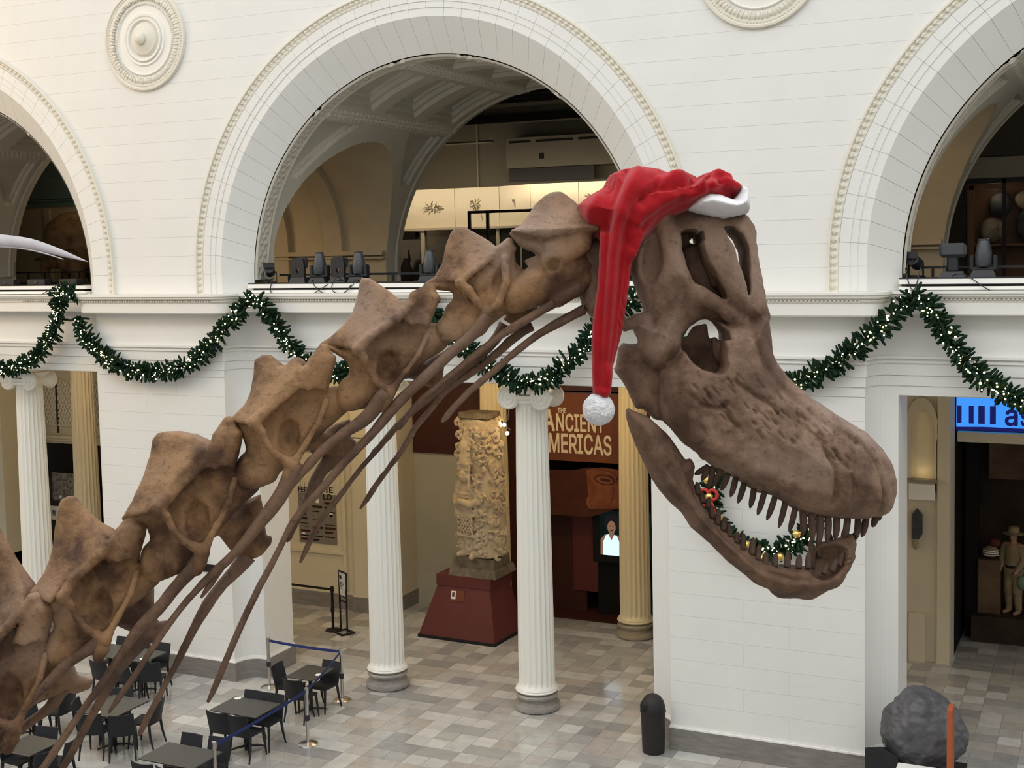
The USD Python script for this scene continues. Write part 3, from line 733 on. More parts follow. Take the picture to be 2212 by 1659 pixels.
# ------------------------------------------------------------------ plaster medallions on the wall
def medallion(loc, label):
    md = thing('wall_medallion', label, 'medallion', kind='thing', loc=loc)
    def rot(m): v = A(m.vertices); return trimesh.Trimesh(np.stack([v[:, 0], -v[:, 2], v[:, 1]], 1), m.faces, process=False)
    part(md, 'rim', rot(lathe([(.78, 0), (.78, .05), (.80, .075), (.84, .065), (.86, .05), (.93, .05), (.95, .075), (.985, .07), (1.0, .03), (1.0, 0)], 90)), 'relief_paint', smooth=30)
    part(md, 'dish', rot(lathe([(0, .02), (.44, .02), (.46, .055), (.50, .06), (.52, .03), (.66, .02), (.68, .05), (.70, .05), (.72, .025), (.79, .02), (.79, 0)], 90)), 'cornice_paint', smooth=30)
    part(md, 'inner_ring', rot(lathe([(.36, .02), (.38, .07), (.42, .075), (.44, .02)], 72)), 'cornice_paint', smooth=30)
    part(md, 'boss', rot(lathe([(0, .25), (.05, .245), (.09, .22), (.115, .19), (.12, .16), (.10, .14), (.16, .13), (.22, .10), (.30, .075), (.34, .03), (.34, .0)][::-1], 48)), 'relief_paint', smooth=30)
    bl = []
    for k in range(110):
        a = 2 * PI * k / 110
        bl.append(ball((.69 * math.cos(a), -.05, .69 * math.sin(a)), .014, 1))
        bl.append(ball((.905 * math.cos(a), -.055, .905 * math.sin(a)), .014, 1))
    part(md, 'bead_ring', cat(*bl), 'relief_paint', smooth=True, kind='stuff')
    n = 26
    for k in range(n):
        a = 2 * PI * (k + .5) / n
        q = ball((0, 0, 0), (.042, .03, .052), 1); c, s = math.cos(a), math.sin(a)
        v = A(q.vertices); r = .80 + v[:, 2]; tng = v[:, 0]
        egg = trimesh.Trimesh(np.stack([c * r - s * tng, v[:, 1] - .055, s * r + c * tng], 1), q.faces, process=False)
        lv = []
        for sg in (-1, 1):
            aa = a + sg * PI / n * .62
            pts = [(math.cos(aa) * rr, -.05 - .02 * math.sin(u * PI), math.sin(aa) * rr) for u, rr in zip(np.linspace(0, 1, 5), np.linspace(.74, .87, 5))]
            lv.append(tube(pts, [.010, .018, .02, .016, .008], 5))
        part(md, 'egg_and_leaf', cat(egg, *lv), 'relief_paint', smooth=True)
    return md
medallion((-17.24, -0.001, 12.69), 'round plaster medallion with a domed boss, wholly in view on the upper left wall')
medallion((-5.04, -0.001, 12.80), 'round plaster medallion cut off by the top edge above the red hat')

# ------------------------------------------------------------------ evergreen garlands with lights
mat('fir_green', (0.008, 0.024, 0.010), 0.7, 0.12, c2=(0.013, 0.036, 0.016), scale=9, vary=0.0)
mat('fir_blue', (0.010, 0.032, 0.022), 0.7, 0.12)
glow('fairy_light', (1.0, 0.80, 0.42), 5.0)
def sprig(p, d, L, r):
    d = d / np.linalg.norm(d)
    b = p + d * L * .5
    return tube([p, p + d * L * .18, b, p + d * L * .85, p + d * L], [r * .5, r * 1.0, r * 1.08, r * 1.0, r * .5], 5)
def garland(path, label, seed, group=None, thick=0.21, name='garland', dens=105, lights=26, wall_y=None):
    g = np.random.default_rng(seed)
    P = smooth_path(path, 200); seg = np.linalg.norm(np.diff(P, axis=0), axis=1); S = np.r_[0, np.cumsum(seg)]
    L = S[-1]
    th = thing(name, label, name, group)
    out, out2, lt = [], [], []
    n = int(L * dens)
    for k in range(n):
        s = (k + g.random()) / n * L
        p = A([np.interp(s, S, P[:, i]) for i in range(3)]); q = A([np.interp(min(L, s + .05), S, P[:, i]) for i in range(3)])
        t = q - p; t /= np.linalg.norm(t) + 1e-9
        side = g.normal(size=3); side -= t * (side @ t); side /= np.linalg.norm(side)
        if side[1] > 0.3: side[1] *= -0.6
        d = side + t * g.uniform(-.2, .75)
        ln = thick * g.uniform(.72, 1.15)
        (out if g.random() < .8 else out2).append(sprig(p + side * .02, d, ln, g.uniform(.018, .027)))
    part(th, 'branches', cat(*out), 'fir_green', smooth=True, kind='stuff')
    part(th, 'young_branches', cat(*out2), 'fir_blue', smooth=True, kind='stuff')
    part(th, 'stem', tube(P[::4], .028, 6), 'fir_green')
    m = int(L * lights)
    for k in range(m):
        s = g.random() * L
        p = A([np.interp(s, S, P[:, i]) for i in range(3)])
        a = g.uniform(0, 2 * PI); rr = thick * g.uniform(.15, .62)
        lt.append(ball(p + A([math.cos(a) * rr, -abs(g.normal()) * .03 - thick * .5, math.sin(a) * rr]), g.uniform(.011, .017), 2))
    part(th, 'fairy_lights', cat(*lt), 'fairy_light', smooth=True, kind='stuff')
    return th
def gp(pts, y): return [(x, y, z) for x, z in pts]
garland([(-23.76, .10, 7.4), (-23.24, .12, 6.74), (-22.57, .14, 6.29), (-21.75, .14, 6.1), (-20.94, .14, 6.22), (-20.39, .12, 6.57), (-19.97, .06, 7.02), (-19.68, -.12, 7.45), (-19.52, -.28, 7.68), (-19.05, -.30, 7.74)], 'lit evergreen garland in the left opening, ending over the cornice', 1)
garland([(-19.13, -.15, 7.26)] + gp([(-18.99, 6.9), (-18.64, 6.58), (-18.11, 6.26), (-17.52, 6.15), (-16.93, 6.16), (-16.35, 6.34), (-15.82, 6.67)], -.16) + [(-15.30, -.2, 7.12), (-14.98, -.1, 7.46), (-14.76, -.05, 7.62)], 'lit evergreen garland swagged across the left pier, wholly in view', 2)
garland([(-14.74, -.05, 7.64), (-14.54, -.05, 7.4)] + gp([(-14.29, 6.97), (-14.04, 6.62), (-13.73, 6.36), (-13.22, 6.2), (-12.81, 6.25), (-12.2, 6.52), (-11.69, 6.96)], .12) + [(-11.25, -.05, 7.42), (-11.08, -.05, 7.6)], 'lit evergreen garland in the middle opening, mostly behind the neck bones', 3)
garland([(-11.05, -.05, 7.6), (-10.83, -.02, 7.17)] + gp([(-10.37, 6.68), (-10.06, 6.46), (-9.62, 6.24), (-9.28, 6.09), (-9.01, 6.13), (-8.72, 6.22), (-8.5, 6.45), (-8.17, 6.66), (-7.98, 6.95)], .12) + [(-7.64, 0, 7.23), (-7.31, -.05, 7.46), (-7.1, -.05, 7.62)], 'lit evergreen garland dipping over the capital of the middle column', 4)
garland([(-6.88, -.05, 7.56), (-6.56, -.16, 7.03)] + gp([(-6.1, 6.58), (-5.57, 6.29), (-5.04, 6.17), (-4.49, 6.28), (-4.17, 6.39), (-3.88, 6.55), (-3.53, 6.84)], -.16) + [(-3.19, -.18, 7.12), (-2.95, -.1, 7.38), (-2.74, -.05, 7.62)], 'lit evergreen garland on the right pier, rising from behind the snout', 5)
garland([(-2.72, -.05, 7.66), (-2.45, -.05, 7.43)] + gp([(-2.28, 7.12), (-2.08, 6.81), (-1.88, 6.53), (-1.56, 6.26), (-1.23, 6.1), (-0.85, 6.01), (-0.42, 6.06)], .10), 'lit evergreen garland falling past the blue screen at the right edge', 6)
# wreath on the right pier, seen through the jaws
wc = A([-4.98, -.16, 4.40]); wr = .84
mat('bauble_gold', (0.80, 0.55, 0.16), 0.22, 0.5, metal=0.8)
mat('ribbon_red', (0.45, 0.03, 0.02), 0.45, 0.4)
ring = [(wc[0] + wr * math.cos(a), wc[1], wc[2] + wr * math.sin(a)) for a in np.linspace(0, 2 * PI, 40)]
wt = garland(ring, 'big evergreen wreath with gold baubles on the right pier, seen through the open jaws', 9, name='wreath', thick=.20, dens=110, lights=34)
g9 = np.random.default_rng(5)
part(wt, 'hanger', bx(-5.0, -4.96, -.24, -.0005, 5.2, 5.28), 'chrome')
for k in range(16):
    a = k / 16 * 2 * PI + g9.uniform(-.1, .1); rr = wr + g9.uniform(-.1, .1)
    part(wt, 'bauble', ball((wc[0] + rr * math.cos(a), -.34, wc[2] + rr * math.sin(a)), .065, 2), 'bauble_gold', smooth=True)
for s in (-1, 1):
    t = np.linspace(0, 2 * PI, 20); lp = np.stack([-5.83 + s * (.13 * (1 - np.cos(t)) / 2 * 1.1), np.full(20, -.34), 4.45 + .08 * np.sin(t)], 1)
    part(wt, 'bow_loop', tube(lp, .03, 6), 'ribbon_red', smooth=True)
    part(wt, 'ribbon_tail', tube([(-5.83, -.33, 4.45), (-5.83 + s * .08, -.34, 4.25), (-5.83 + s * .12, -.32, 4.1)], .025, 5), 'ribbon_red', smooth=True)

# ------------------------------------------------------------------ stage lights and cables on the ledges
mat('stage_black', (0.018, 0.019, 0.021), 0.42, 0.45)
mat('stage_grey', (0.05, 0.054, 0.06), 0.38, 0.5)
mat('lens_glass', (0.05, 0.055, 0.06), 0.05, 0.8)
ZT = 7.882
def moving_head(label, x, y, back, rz=0.0, tall=True, group=None):
    t = thing('moving_head_light', label, 'stage light', group, loc=(x, y, ZT), rotz=rz)
    part(t, 'base', m3hull([(-.19, -.14, 0), (.19, -.14, 0), (.19, .14, 0), (-.19, .14, 0), (-.15, -.11, .10), (.15, -.11, .10), (.15, .11, .10), (-.15, .11, .10)]), 'stage_black')
    if back:                                             # yoke arms seen from the back: broad housing with a cut-out
        body = Polygon([(-.145, .10), (.145, .10), (.15, .30), (.13, .46), (.06, .475), (-.06, .475), (-.13, .46), (-.15, .30)]).difference(Polygon([(-.045, .26), (.045, .26), (.02, .19), (0, .17), (-.02, .19)]))
        part(t, 'yoke_cover', extrude(body, -.10, -.03, 'y'), 'stage_black')
        part(t, 'head', cbx(-.12, .12, -.02, .12, .27, .48, .03), 'stage_grey')
    else:
        for s in (-1, 1): part(t, 'yoke_arm', cbx(s * .165 - .035, s * .165 + .035, -.07, .07, .09, .33, .02), 'stage_black')
        part(t, 'yoke_bridge', cbx(-.19, .19, -.08, .08, .09, .15, .02), 'stage_black')
        part(t, 'head', lathe([(0, .15), (.10, .15), (.125, .20), (.125, .32), (.115, .40), (.085, .53), (.07, .56), (0, .56)], 20), 'stage_grey', smooth=30)
        part(t, 'lens_ring', lathe([(.08, .555), (.085, .575), (.06, .58), (0, .57)], 20), 'lens_glass', smooth=30)
        part(t, 'handle', cbx(-.05, .05, -.135, -.12, .17, .185, .004), 'stage_grey')
    return t
def m3hull(pts):
    m = m3.Manifold.hull_points(pts).to_mesh(); return trimesh.Trimesh(m.vert_properties[:, :3], m.tri_verts, process=False)
moving_head('black moving-head light, first from the left arch side, broad back with a cut-out', -14.21, .62, True)
moving_head('black bullet-shaped moving-head light, second on the middle ledge', -13.76, .62, False)
moving_head('black moving-head light, third on the middle ledge, broad back with a cut-out', -13.30, .62, True)
moving_head('black bullet-shaped moving-head light nearest the neck bones on the middle ledge', -12.88, .62, False)
def par_can(label, x, y, rz):
    t = thing('flood_light', label, 'stage light', loc=(x, y, ZT), rotz=rz)
    part(t, 'foot', cbx(-.12, .12, -.09, .09, 0, .02, .005), 'stage_black')
    part(t, 'bracket', cat(bx(-.13, -.115, -.02, .02, 0.02, .22), bx(.115, .13, -.02, .02, .02, .22), bx(-.13, .13, -.02, .02, .02, .035)), 'stage_black')
    can = lathe([(0, -.12), (.07, -.12), (.095, -.08), (.095, .10), (.105, .12), (.09, .13), (0, .12)], 18)
    v = A(can.vertices); a = .5; v = np.stack([v[:, 0], v[:, 1] * math.cos(1.1) - v[:, 2] * math.sin(1.1), v[:, 1] * math.sin(1.1) + v[:, 2] * math.cos(1.1) + .23], 1)
    part(t, 'can', trimesh.Trimesh(v, can.faces, process=False), 'stage_black', smooth=30)
    part(t, 'barn_door', bx(-.11, .11, -.16, -.15, .30, .40), 'stage_black')
    return t
par_can('small black flood light at the left end of the middle ledge', -14.92, .62, .5)
par_can('small black flood light at the left end of the right ledge', -2.76, .62, -.4)
t = moving_head('low black moving-head light showing between two neck spines on the middle ledge', -11.40, .70, False)
t = thing('moving_head_light', 'black T-shaped moving-head light turned sideways on the right ledge', 'stage light', loc=(-2.21, .62, ZT))
part(t, 'base', m3hull([(-.2, -.14, 0), (.2, -.14, 0), (.2, .14, 0), (-.2, .14, 0), (-.15, -.11, .09), (.15, -.11, .09), (.15, .11, .09), (-.15, .11, .09)]), 'stage_black')
part(t, 'stem', cbx(-.08, .08, -.07, .07, .08, .36, .02), 'stage_black')
part(t, 'head', cbx(-.20, .20, -.13, .13, .30, .52, .05), 'stage_grey')
moving_head('tall dark grey bullet-shaped moving-head light on the right ledge', -1.77, .62, False)
rail = thing('light_rail', 'thin black rail behind the stage lights on the middle ledge', 'rail', loc=(0, 0, 0))
part(rail, 'bar', bx(-15.1, -7.2, 1.18, 1.22, 8.0, 8.04), 'stage_black')
for x in (-14.9, -12.5, -10, -7.5): part(rail, 'post', bx(x, x + .04, 1.18, 1.22, 7.6, 8.0), 'stage_black')
rail = thing('light_rail', 'thin black rail behind the stage lights on the right ledge', 'rail')
part(rail, 'bar', bx(-2.9, 4.5, 1.18, 1.22, 8.0, 8.04), 'stage_black')
for x in (-2.6, 0, 3): part(rail, 'post', bx(x, x + .04, 1.18, 1.22, 7.6, 8.0), 'stage_black')
def cable(label, pts):
    solo('cable', tube(smooth_path(pts, 40), .008, 5), 'stage_black', label, 'cable', smooth=True)
for lab, pts in (
    ('black cable looping in front of the middle ledge between the first two lights', [(-14.85, .45, 7.89), (-14.6, .20, 7.86), (-14.62, .20, 7.74), (-14.5, .20, 7.66)]),
    ('black cable hanging in a wide loop below the second light on the middle ledge', [(-13.8, .45, 7.90), (-13.65, .21, 7.88), (-13.5, .18, 7.74), (-13.28, .18, 7.66), (-13.0, .18, 7.66), (-12.86, .18, 7.76), (-12.72, .25, 7.89), (-12.6, .5, 7.9)]),
    ('black cable crossing the slot under the third light on the middle ledge', [(-13.1, .5, 7.9), (-13.35, .21, 7.84), (-13.6, .18, 7.70), (-13.75, .18, 7.66), (-13.95, .18, 7.66)]),
    ('short black cable loop under the third light on the middle ledge', [(-13.2, .5, 7.9), (-13.22, .20, 7.84), (-13.2, .18, 7.74), (-13.08, .18, 7.69), (-12.95, .18, 7.70), (-12.84, .2, 7.8), (-12.8, .5, 7.9)]),
    ('black cable trailing down the right ledge below the bullet-shaped light', [(-2.2, .4, 7.9), (-1.9, .20, 7.87), (-1.72, .18, 7.74), (-1.5, .18, 7.64), (-1.2, .18, 7.60), (-.8, .18, 7.62)]),
    ('thin black cable hanging from the flood light on the right ledge', [(-2.85, .5, 7.92), (-2.82, .2, 7.85), (-2.74, .18, 7.70), (-2.68, .2, 7.84), (-2.64, .5, 7.95)]),
    ('black cable over the end of the ledge in the left arch', [(-20.2, .4, 7.9), (-20.1, .2, 7.86), (-20.3, .18, 7.76), (-20.6, .18, 7.66)])):
    cable(lab, pts)
for k in range(3):
    t = thing('ledge_box', ['small black power box lying on the left ledge by its right end', 'black power box on the left ledge beside the railing', 'low black case on the left ledge under the animal'][k], 'box', loc=(-20.0 - k * .9, .55, ZT))
    part(t, 'case', cbx(-.25, .25, -.1, .1, 0, .12, .01), 'stage_black'); part(t, 'clip', cbx(-.05, .05, -.115, -.1, .03, .07, .004), 'stage_grey')

# ------------------------------------------------------------------ exhibits in the upper gallery
mat('panel_cream', (0.80, 0.70, 0.52), 0.6, 0.2)
mat('ink_grey', (0.22, 0.18, 0.12), 0.7, 0.2)
mat('case_dark', (0.045, 0.045, 0.038), 0.25, 0.5, c2=(0.025, 0.025, 0.022), scale=2)
mat('case_post', (0.62, 0.54, 0.40), 0.5, 0.3)
pan = thing('exhibit_panels', 'warmly lit cream panels with fossil drawings in the upper gallery', 'display', loc=(0, 0, 0))
PX = [(-18.3, 11.0), (-16.25, 11.0), (-14.9, 11.0), (-13.75, 10.5), (-12.4, 10.5), (-11.2, 10.5), (-9.5, 10.5)]
for (xa, ya), (xb, yb) in zip(PX[:-1], PX[1:]):
    d = A([xb - xa, yb - ya]); d /= np.linalg.norm(d); nrm = A([-d[1], d[0]]) * .06; e = d * .008
    pl = Polygon([(xa + e[0], ya + e[1]), (xb - e[0], yb - e[1]), (xb - e[0] + nrm[0], yb - e[1] + nrm[1]), (xa + e[0] + nrm[0], ya + e[1] + nrm[1])])
    part(pan, 'panel', extrude(pl, 9.04, 10.10), 'panel_cream')
part(pan, 'shelf', extrude(LineString([(x, y - .1) for x, y in PX]).buffer(.09, cap_style=2, join_style=2), 8.98, 9.04), 'case_post')
gd = np.random.default_rng(3)
def strokes(cx, cz, y, w, h, n, name):
    ms = []
    for k in range(n):
        a = gd.uniform(0, 2 * PI); r0 = gd.uniform(.0, .5); r1 = r0 + gd.uniform(.3, .5); b = a + gd.uniform(-.5, .5)
        pts = [(cx + w * r * math.cos(q), y, cz + h * r * math.sin(q)) for r, q in zip(np.linspace(r0, r1, 5), np.linspace(a, b, 5))]
        ms.append(tube(pts, .006, 4))
    part(pan, name, cat(*ms), 'ink_grey', kind='stuff')
strokes(-16.92, 9.58, 10.99, .40, .24, 40, 'fish_drawing')
strokes(-15.62, 9.64, 10.99, .22, .26, 40, 'skull_drawing')
strokes(-14.35, 9.62, 10.74, .10, .2, 12, 'small_drawing'); strokes(-13.2, 9.66, 10.49, .13, .25, 18, 'plant_drawing'); strokes(-11.9, 9.75, 10.49, .35, .16, 30, 'bone_drawing')
for x in (-15.8, -15.45): part(pan, 'drawn_leg', tube([(x, 10.99, 9.4), (x + (x + 15.62) * .3, 10.99, 9.18)], .007, 4), 'ink_grey')
cs = thing('display_cases', 'dark glass display cases with cream posts under the lit panels', 'display case', loc=(0, 0, 0))
part(cs, 'case_body', extrude(LineString([(x, y + .05) for x, y in PX]).buffer(.12, cap_style=2, join_style=2), 7.6, 8.98), 'case_dark')
for x, y in ((-17.25, 10.86), (-14.95, 10.86), (-14.1, 10.55), (-13.4, 10.3)): part(cs, 'post', bx(x, x + .10, y, y + .1, 7.6, 9.0), 'case_post')
part(cs, 'header', bx(-18.3, -17.4, 10.8, 10.86, 8.75, 8.95), 'near_black')
fr = thing('black_frame', 'thin black square-tube frame standing before the lit panels', 'frame', loc=(0, 9.6, 0))
for x in (-15.15, -14.62): part(fr, 'post', bx(x, x + .07, 0, .07, 7.6, 9.42), 'black_slot')
part(fr, 'top_bar', bx(-15.15, -11.6, 0, .07, 9.36, 9.43), 'black_slot')
part(fr, 'foot_bar', bx(-15.15, -11.6, 0, .07, 7.6, 7.64), 'black_slot')
ms = thing('gallery_mannequin', 'small dark figure beside the display case post in the upper gallery', 'statue', loc=(-17.6, 10.6, 7.6))
part(ms, 'body', lathe([(0, 0), (.22, 0), (.24, .15), (.16, .35), (.10, .5), (.05, .62), (0, .64)], 16), 'near_black', smooth=30); part(ms, 'raised_arm', tube([(.05, 0, .4), (.12, 0, .6), (.1, 0, .85)], [.05, .035, .02], 6), 'near_black')

# right gallery: wooden glass case
mat('case_wood', (0.15, 0.07, 0.03), 0.5, 0.3)
mat('specimen_grey', (0.07, 0.075, 0.08), 0.7, 0.2, c2=(0.04, 0.04, 0.045), scale=6)
mat('specimen_pale', (0.42, 0.36, 0.26), 0.7, 0.2, c2=(0.16, 0.13, 0.09), scale=5, detail=6)
mat('basket_gold', (0.36, 0.22, 0.07), 0.5, 0.4, c2=(0.10, 0.055, 0.02), scale=24, detail=2, lo=.45, hi=.55)
gc = thing('specimen_cabinet', 'tall dark-framed glass cabinet of specimens in the right upper gallery', 'cabinet', loc=(0, 7.0, 0))
part(gc, 'back', bx(-2.72, 1.5, .9, 1.0, 7.6, 9.6), 'case_wood')
part(gc, 'head_board', bx(-2.72, 1.5, 0, 1.0, 9.62, 10.05), 'gallery_grey')
for x in (-2.72, -1.98, -1.2, -.4, .4): part(gc, 'stile', bx(x, x + .07, -.03, .05, 7.6, 9.62), 'black_slot')
part(gc, 'rail', bx(-2.72, 1.5, -.03, .05, 9.54, 9.64), 'black_slot'); part(gc, 'rail', bx(-2.72, 1.5, -.03, .05, 10.05, 10.08), 'black_slot')
part(gc, 'door_frame', bx(-2.6, -2.5, .0, .05, 7.7, 9.5), 'case_wood'); part(gc, 'door_frame', bx(-2.6, -1.98, .0, .05, 9.42, 9.5), 'case_wood')
part(gc, 'shelf', bx(-2.65, 1.5, .1, .9, 8.3, 8.34), 'case_wood')
part(gc, 'specimen_slab', ball((-2.05, .5, 9.12), (.22, .12, .26), 2), 'specimen_grey', smooth=True)
part(gc, 'specimen_slab', ball((-1.5, .5, 8.7), (.25, .12, .35), 2), 'specimen_grey', smooth=True)
part(gc, 'specimen_block', ball((-2.2, .6, 8.62), (.25, .2, .26), 2), 'specimen_pale', smooth=True)
part(gc, 'specimen_block', ball((-1.55, .6, 9.2), (.25, .1, .2), 2), 'specimen_pale', smooth=True)
part(gc, 'woven_basket', lathe([(0, 7.7), (.2, 7.7), (.22, 7.95), (.2, 8.18), (.18, 8.2), (0, 8.2)], 18), 'basket_gold', smooth=30)
sphere_light('cabinet_lamp', (-2.15, 7.25, 9.36), .05, 16, (1.0, .78, .48))  # unseen lamp, placed to light the cabinet specimens
post = thing('gallery_post', 'black square post left of the specimen cabinet in the right upper gallery', 'post', loc=(-3.0, 6.5, 7.6))
part(post, 'shaft', cbx(-.06, .06, -.06, .06, 0, 2.6, .008), 'black_slot'); part(post, 'foot', cbx(-.12, .12, -.12, .12, 0, .03, .008), 'black_slot')

# left gallery: brown animal model, railing, and the grey wing of a hanging model
# ------------------------------------------------------------------ tables and chairs
mat('chair_black', (0.014, 0.015, 0.019), 0.55, 0.4, bump=0.15, bscale=120)
mat('table_top', (0.052, 0.050, 0.044), 0.38, 0.45)
mat('table_edge', (0.02, 0.02, 0.02), 0.5, 0.4)

mat('belt_blue', (0.018, 0.03, 0.14), 0.6, 0.3)
mat('belt_black', (0.012, 0.010, 0.010), 0.6, 0.3)
mat('disc_white', (0.85, 0.85, 0.83), 0.5, 0.3)
def chair_first(loc, rz, label, group):
    c = thing('dining_chair', label, 'chair', group, 'thing', loc, rz)
    seat = [(-.21, -.20), (.21, -.20), (.22, .20), (-.22, .20)]
    part(c, 'seat', m3hull([(x, y, z) for x, y in seat for z in (.435, .46)] + [(x * .9, y * .9, .42) for x, y in seat]), 'chair_black')
    # curved full-height backrest, leaning back (the back is at -y)
    u = np.linspace(-1, 1, 9); w = np.linspace(0, 1, 8)
    U, W = np.meshgrid(u, w, indexing='ij')
    x = U * (.215 - .01 * W); z = .43 + W * .39 + .012 * (U ** 2) * W; y = -.19 - .10 * W + .045 * (U ** 2) * 1.0 - .02
    f = gridfaces(9, 8)
    v0 = np.stack([x, y, z], -1).reshape(-1, 3); v1 = v0 + [0, -.022, 0]
    k = 72; rim = []
    idx = np.arange(k).reshape(9, 8)
    loop = list(idx[:, 0]) + list(idx[-1, 1:]) + list(idx[-2::-1, -1]) + list(idx[0, -2:0:-1])
    for a, b in zip(loop, loop[1:] + loop[:1]): rim += [[a, a + k, b + k], [a, b + k, b]]
    part(c, 'backrest', trimesh.Trimesh(np.vstack([v0, v1]), np.vstack([f, f[:, ::-1] + k, rim]), process=False), 'chair_black', smooth=40)
    for sx, sy in ((-1, 1), (1, 1), (-1, -1), (1, -1)):
        part(c, 'leg', tube([(sx * .19, sy * .175, .44), (sx * .205, sy * .20, .22), (sx * .215, sy * (.225 if sy > 0 else .26), 0)], [.026, .021, .013], 8), 'chair_black', smooth=30)
    return c
chair0 = [None]
def chair(x, y, face, label):
    """face: the direction the sitter would look, radians from +x"""
    rz = face - PI / 2
    if chair0[0] is None: chair0[0] = chair_first((x, y, 0), rz, label, 'black dining chairs on the marble floor')
    else: copy_of(chair0[0], (x, y, 0), rz, label)
def table(x0, x1, y0, y1, label, bases=1):
    t = thing('dining_table', label, 'table', 'dark café tables', 'thing', ((x0 + x1) / 2, (y0 + y1) / 2, 0))
    a, b = (x1 - x0) / 2, (y1 - y0) / 2
    part(t, 'tabletop', cbx(-a, a, -b, b, .722, .747, .006), 'table_top')
    for k in range(bases):
        cx = 0 if bases == 1 else (-a / 2 + k * a)
        part(t, 'pedestal', lathe([(.04, .03), (.035, .06), (.035, .70), (.06, .715), (0.0, .722)], 14), 'table_edge', smooth=30) if bases == 1 else part(t, 'pedestal', moved(lathe([(.04, .03), (.035, .06), (.035, .70), (.06, .715), (0.0, .722)], 14), (cx, 0, 0)), 'table_edge', smooth=30)
        for q in range(4):
            ang = PI / 4 + q * PI / 2
            part(t, 'foot', tube([(cx, 0, .07), (cx + .2 * math.cos(ang), .2 * math.sin(ang), .045), (cx + .30 * math.cos(ang), .30 * math.sin(ang), .012)], [.022, .018, .012], 6), 'table_edge')
    return t
table(-13.80, -12.84, -3.09, -2.38, 'dark dining table in front of the blue belt, second from the white column')
table(-13.59, -12.99, -1.19, -.47, 'small dark dining table nearest the white column, inside the blue belt corner')
table(-13.50, -12.44, -5.19, -4.48, 'dark dining table at the bottom edge beside the nearest belt post')
table(-15.90, -15.08, -4.0, -3.11, 'dark dining table standing under the rib tips, alone in the middle of the group')
table(-15.85, -15.15, -5.77, -5.10, 'dark dining table at the bottom left corner of the picture')
table(-18.15, -16.60, -1.53, -.85, 'long dark double table against the left pier', bases=2)
table(-17.75, -16.85, -3.95, -3.30, 'dark dining table mostly hidden by the neck bones at the left edge')
N, S_, E_, W_ = PI / 2, -PI / 2, 0.0, PI
for x, y, f, lab in (
    (-13.50, -3.02, N, 'black chair at the near side of the belt-side table, left of two'), (-13.08, -3.02, N, 'black chair at the near side of the belt-side table, right of two'),
    (-13.50, -2.50, S_, 'black chair at the far side of the belt-side table, left of two'), (-13.08, -2.50, S_, 'black chair at the far side of the belt-side table, right of two'),
    (-13.72, -.86, E_ + .1, 'black chair at the left end of the small table near the column'), (-13.24, -1.20, N, 'black chair at the near side of the small table near the column'), (-13.16, -.62, S_ - .1, 'black chair at the far side of the small table near the column'),
    (-15.88, -3.66, E_ + .5, 'black chair at the left side of the table under the rib tips'), (-15.08, -3.80, W_ - .9, 'black chair at the near right corner of the table under the rib tips'), (-15.06, -3.26, W_ + .2, 'black chair at the right side of the table under the rib tips'), (-15.72, -3.28, S_ + .4, 'black chair at the far left corner of the table under the rib tips'),
    (-15.55, -3.92, N + .35, 'black chair at the near left corner of the table under the rib tips'),
    (-13.22, -4.52, S_, 'black chair at the far side of the bottom-edge table, left of two'), (-12.71, -4.48, S_, 'black chair at the far side of the bottom-edge table beside the belt post'), (-13.20, -5.18, N, 'black chair at the near left of the bottom-edge table, cut off by the frame'), (-12.72, -5.18, N, 'black chair at the near right of the bottom-edge table, cut off by the frame'),
    (-17.33, -1.70, N, 'black chair at the near side of the long double table, on the left'), (-16.82, -1.66, N, 'black chair at the near side of the long double table, in the middle'), (-16.46, -1.46, N + .5, 'black chair at the near right corner of the long double table'),
    (-17.86, -.90, S_, 'black chair at the far side of the long double table, on the left'), (-17.40, -.92, S_, 'black chair at the far side of the long double table, in the middle'), (-16.90, -.92, S_, 'black chair at the far side of the long double table, on the right'),
    (-17.05, -3.85, N + .3, 'black chair at the near side of the table hidden by neck bones'), (-16.85, -3.50, W_ + .1, 'black chair at the right side of the table hidden by neck bones'),
    (-15.18, -5.60, W_ - .2, 'black chair at the near right of the bottom left corner table'), (-15.16, -5.22, W_ + .3, 'black chair at the far right of the bottom left corner table'), (-15.80, -5.36, E_, 'black chair at the left side of the bottom left corner table'), (-15.60, -5.18, S_ + .2, 'black chair at the far side of the bottom left corner table')):
    chair(x, y, f, lab)
for x, y, lab in ((-13.69, -2.46, 'white paper disc on the far left corner of the belt-side table'), (-13.06, -.90, 'white paper disc on the small table near the column'), (-15.50, -3.93, 'white paper disc on the table under the rib tips'), (-17.20, -1.2, 'white paper disc on the left half of the long double table'), (-16.75, -1.38, 'white paper disc on the right half of the long double table')):
    solo('paper_disc', moved(lathe([(0, 0), (.06, 0), (.06, .006), (0, .006)], 20), (x, y, .7475)), 'disc_white', lab, 'disc')

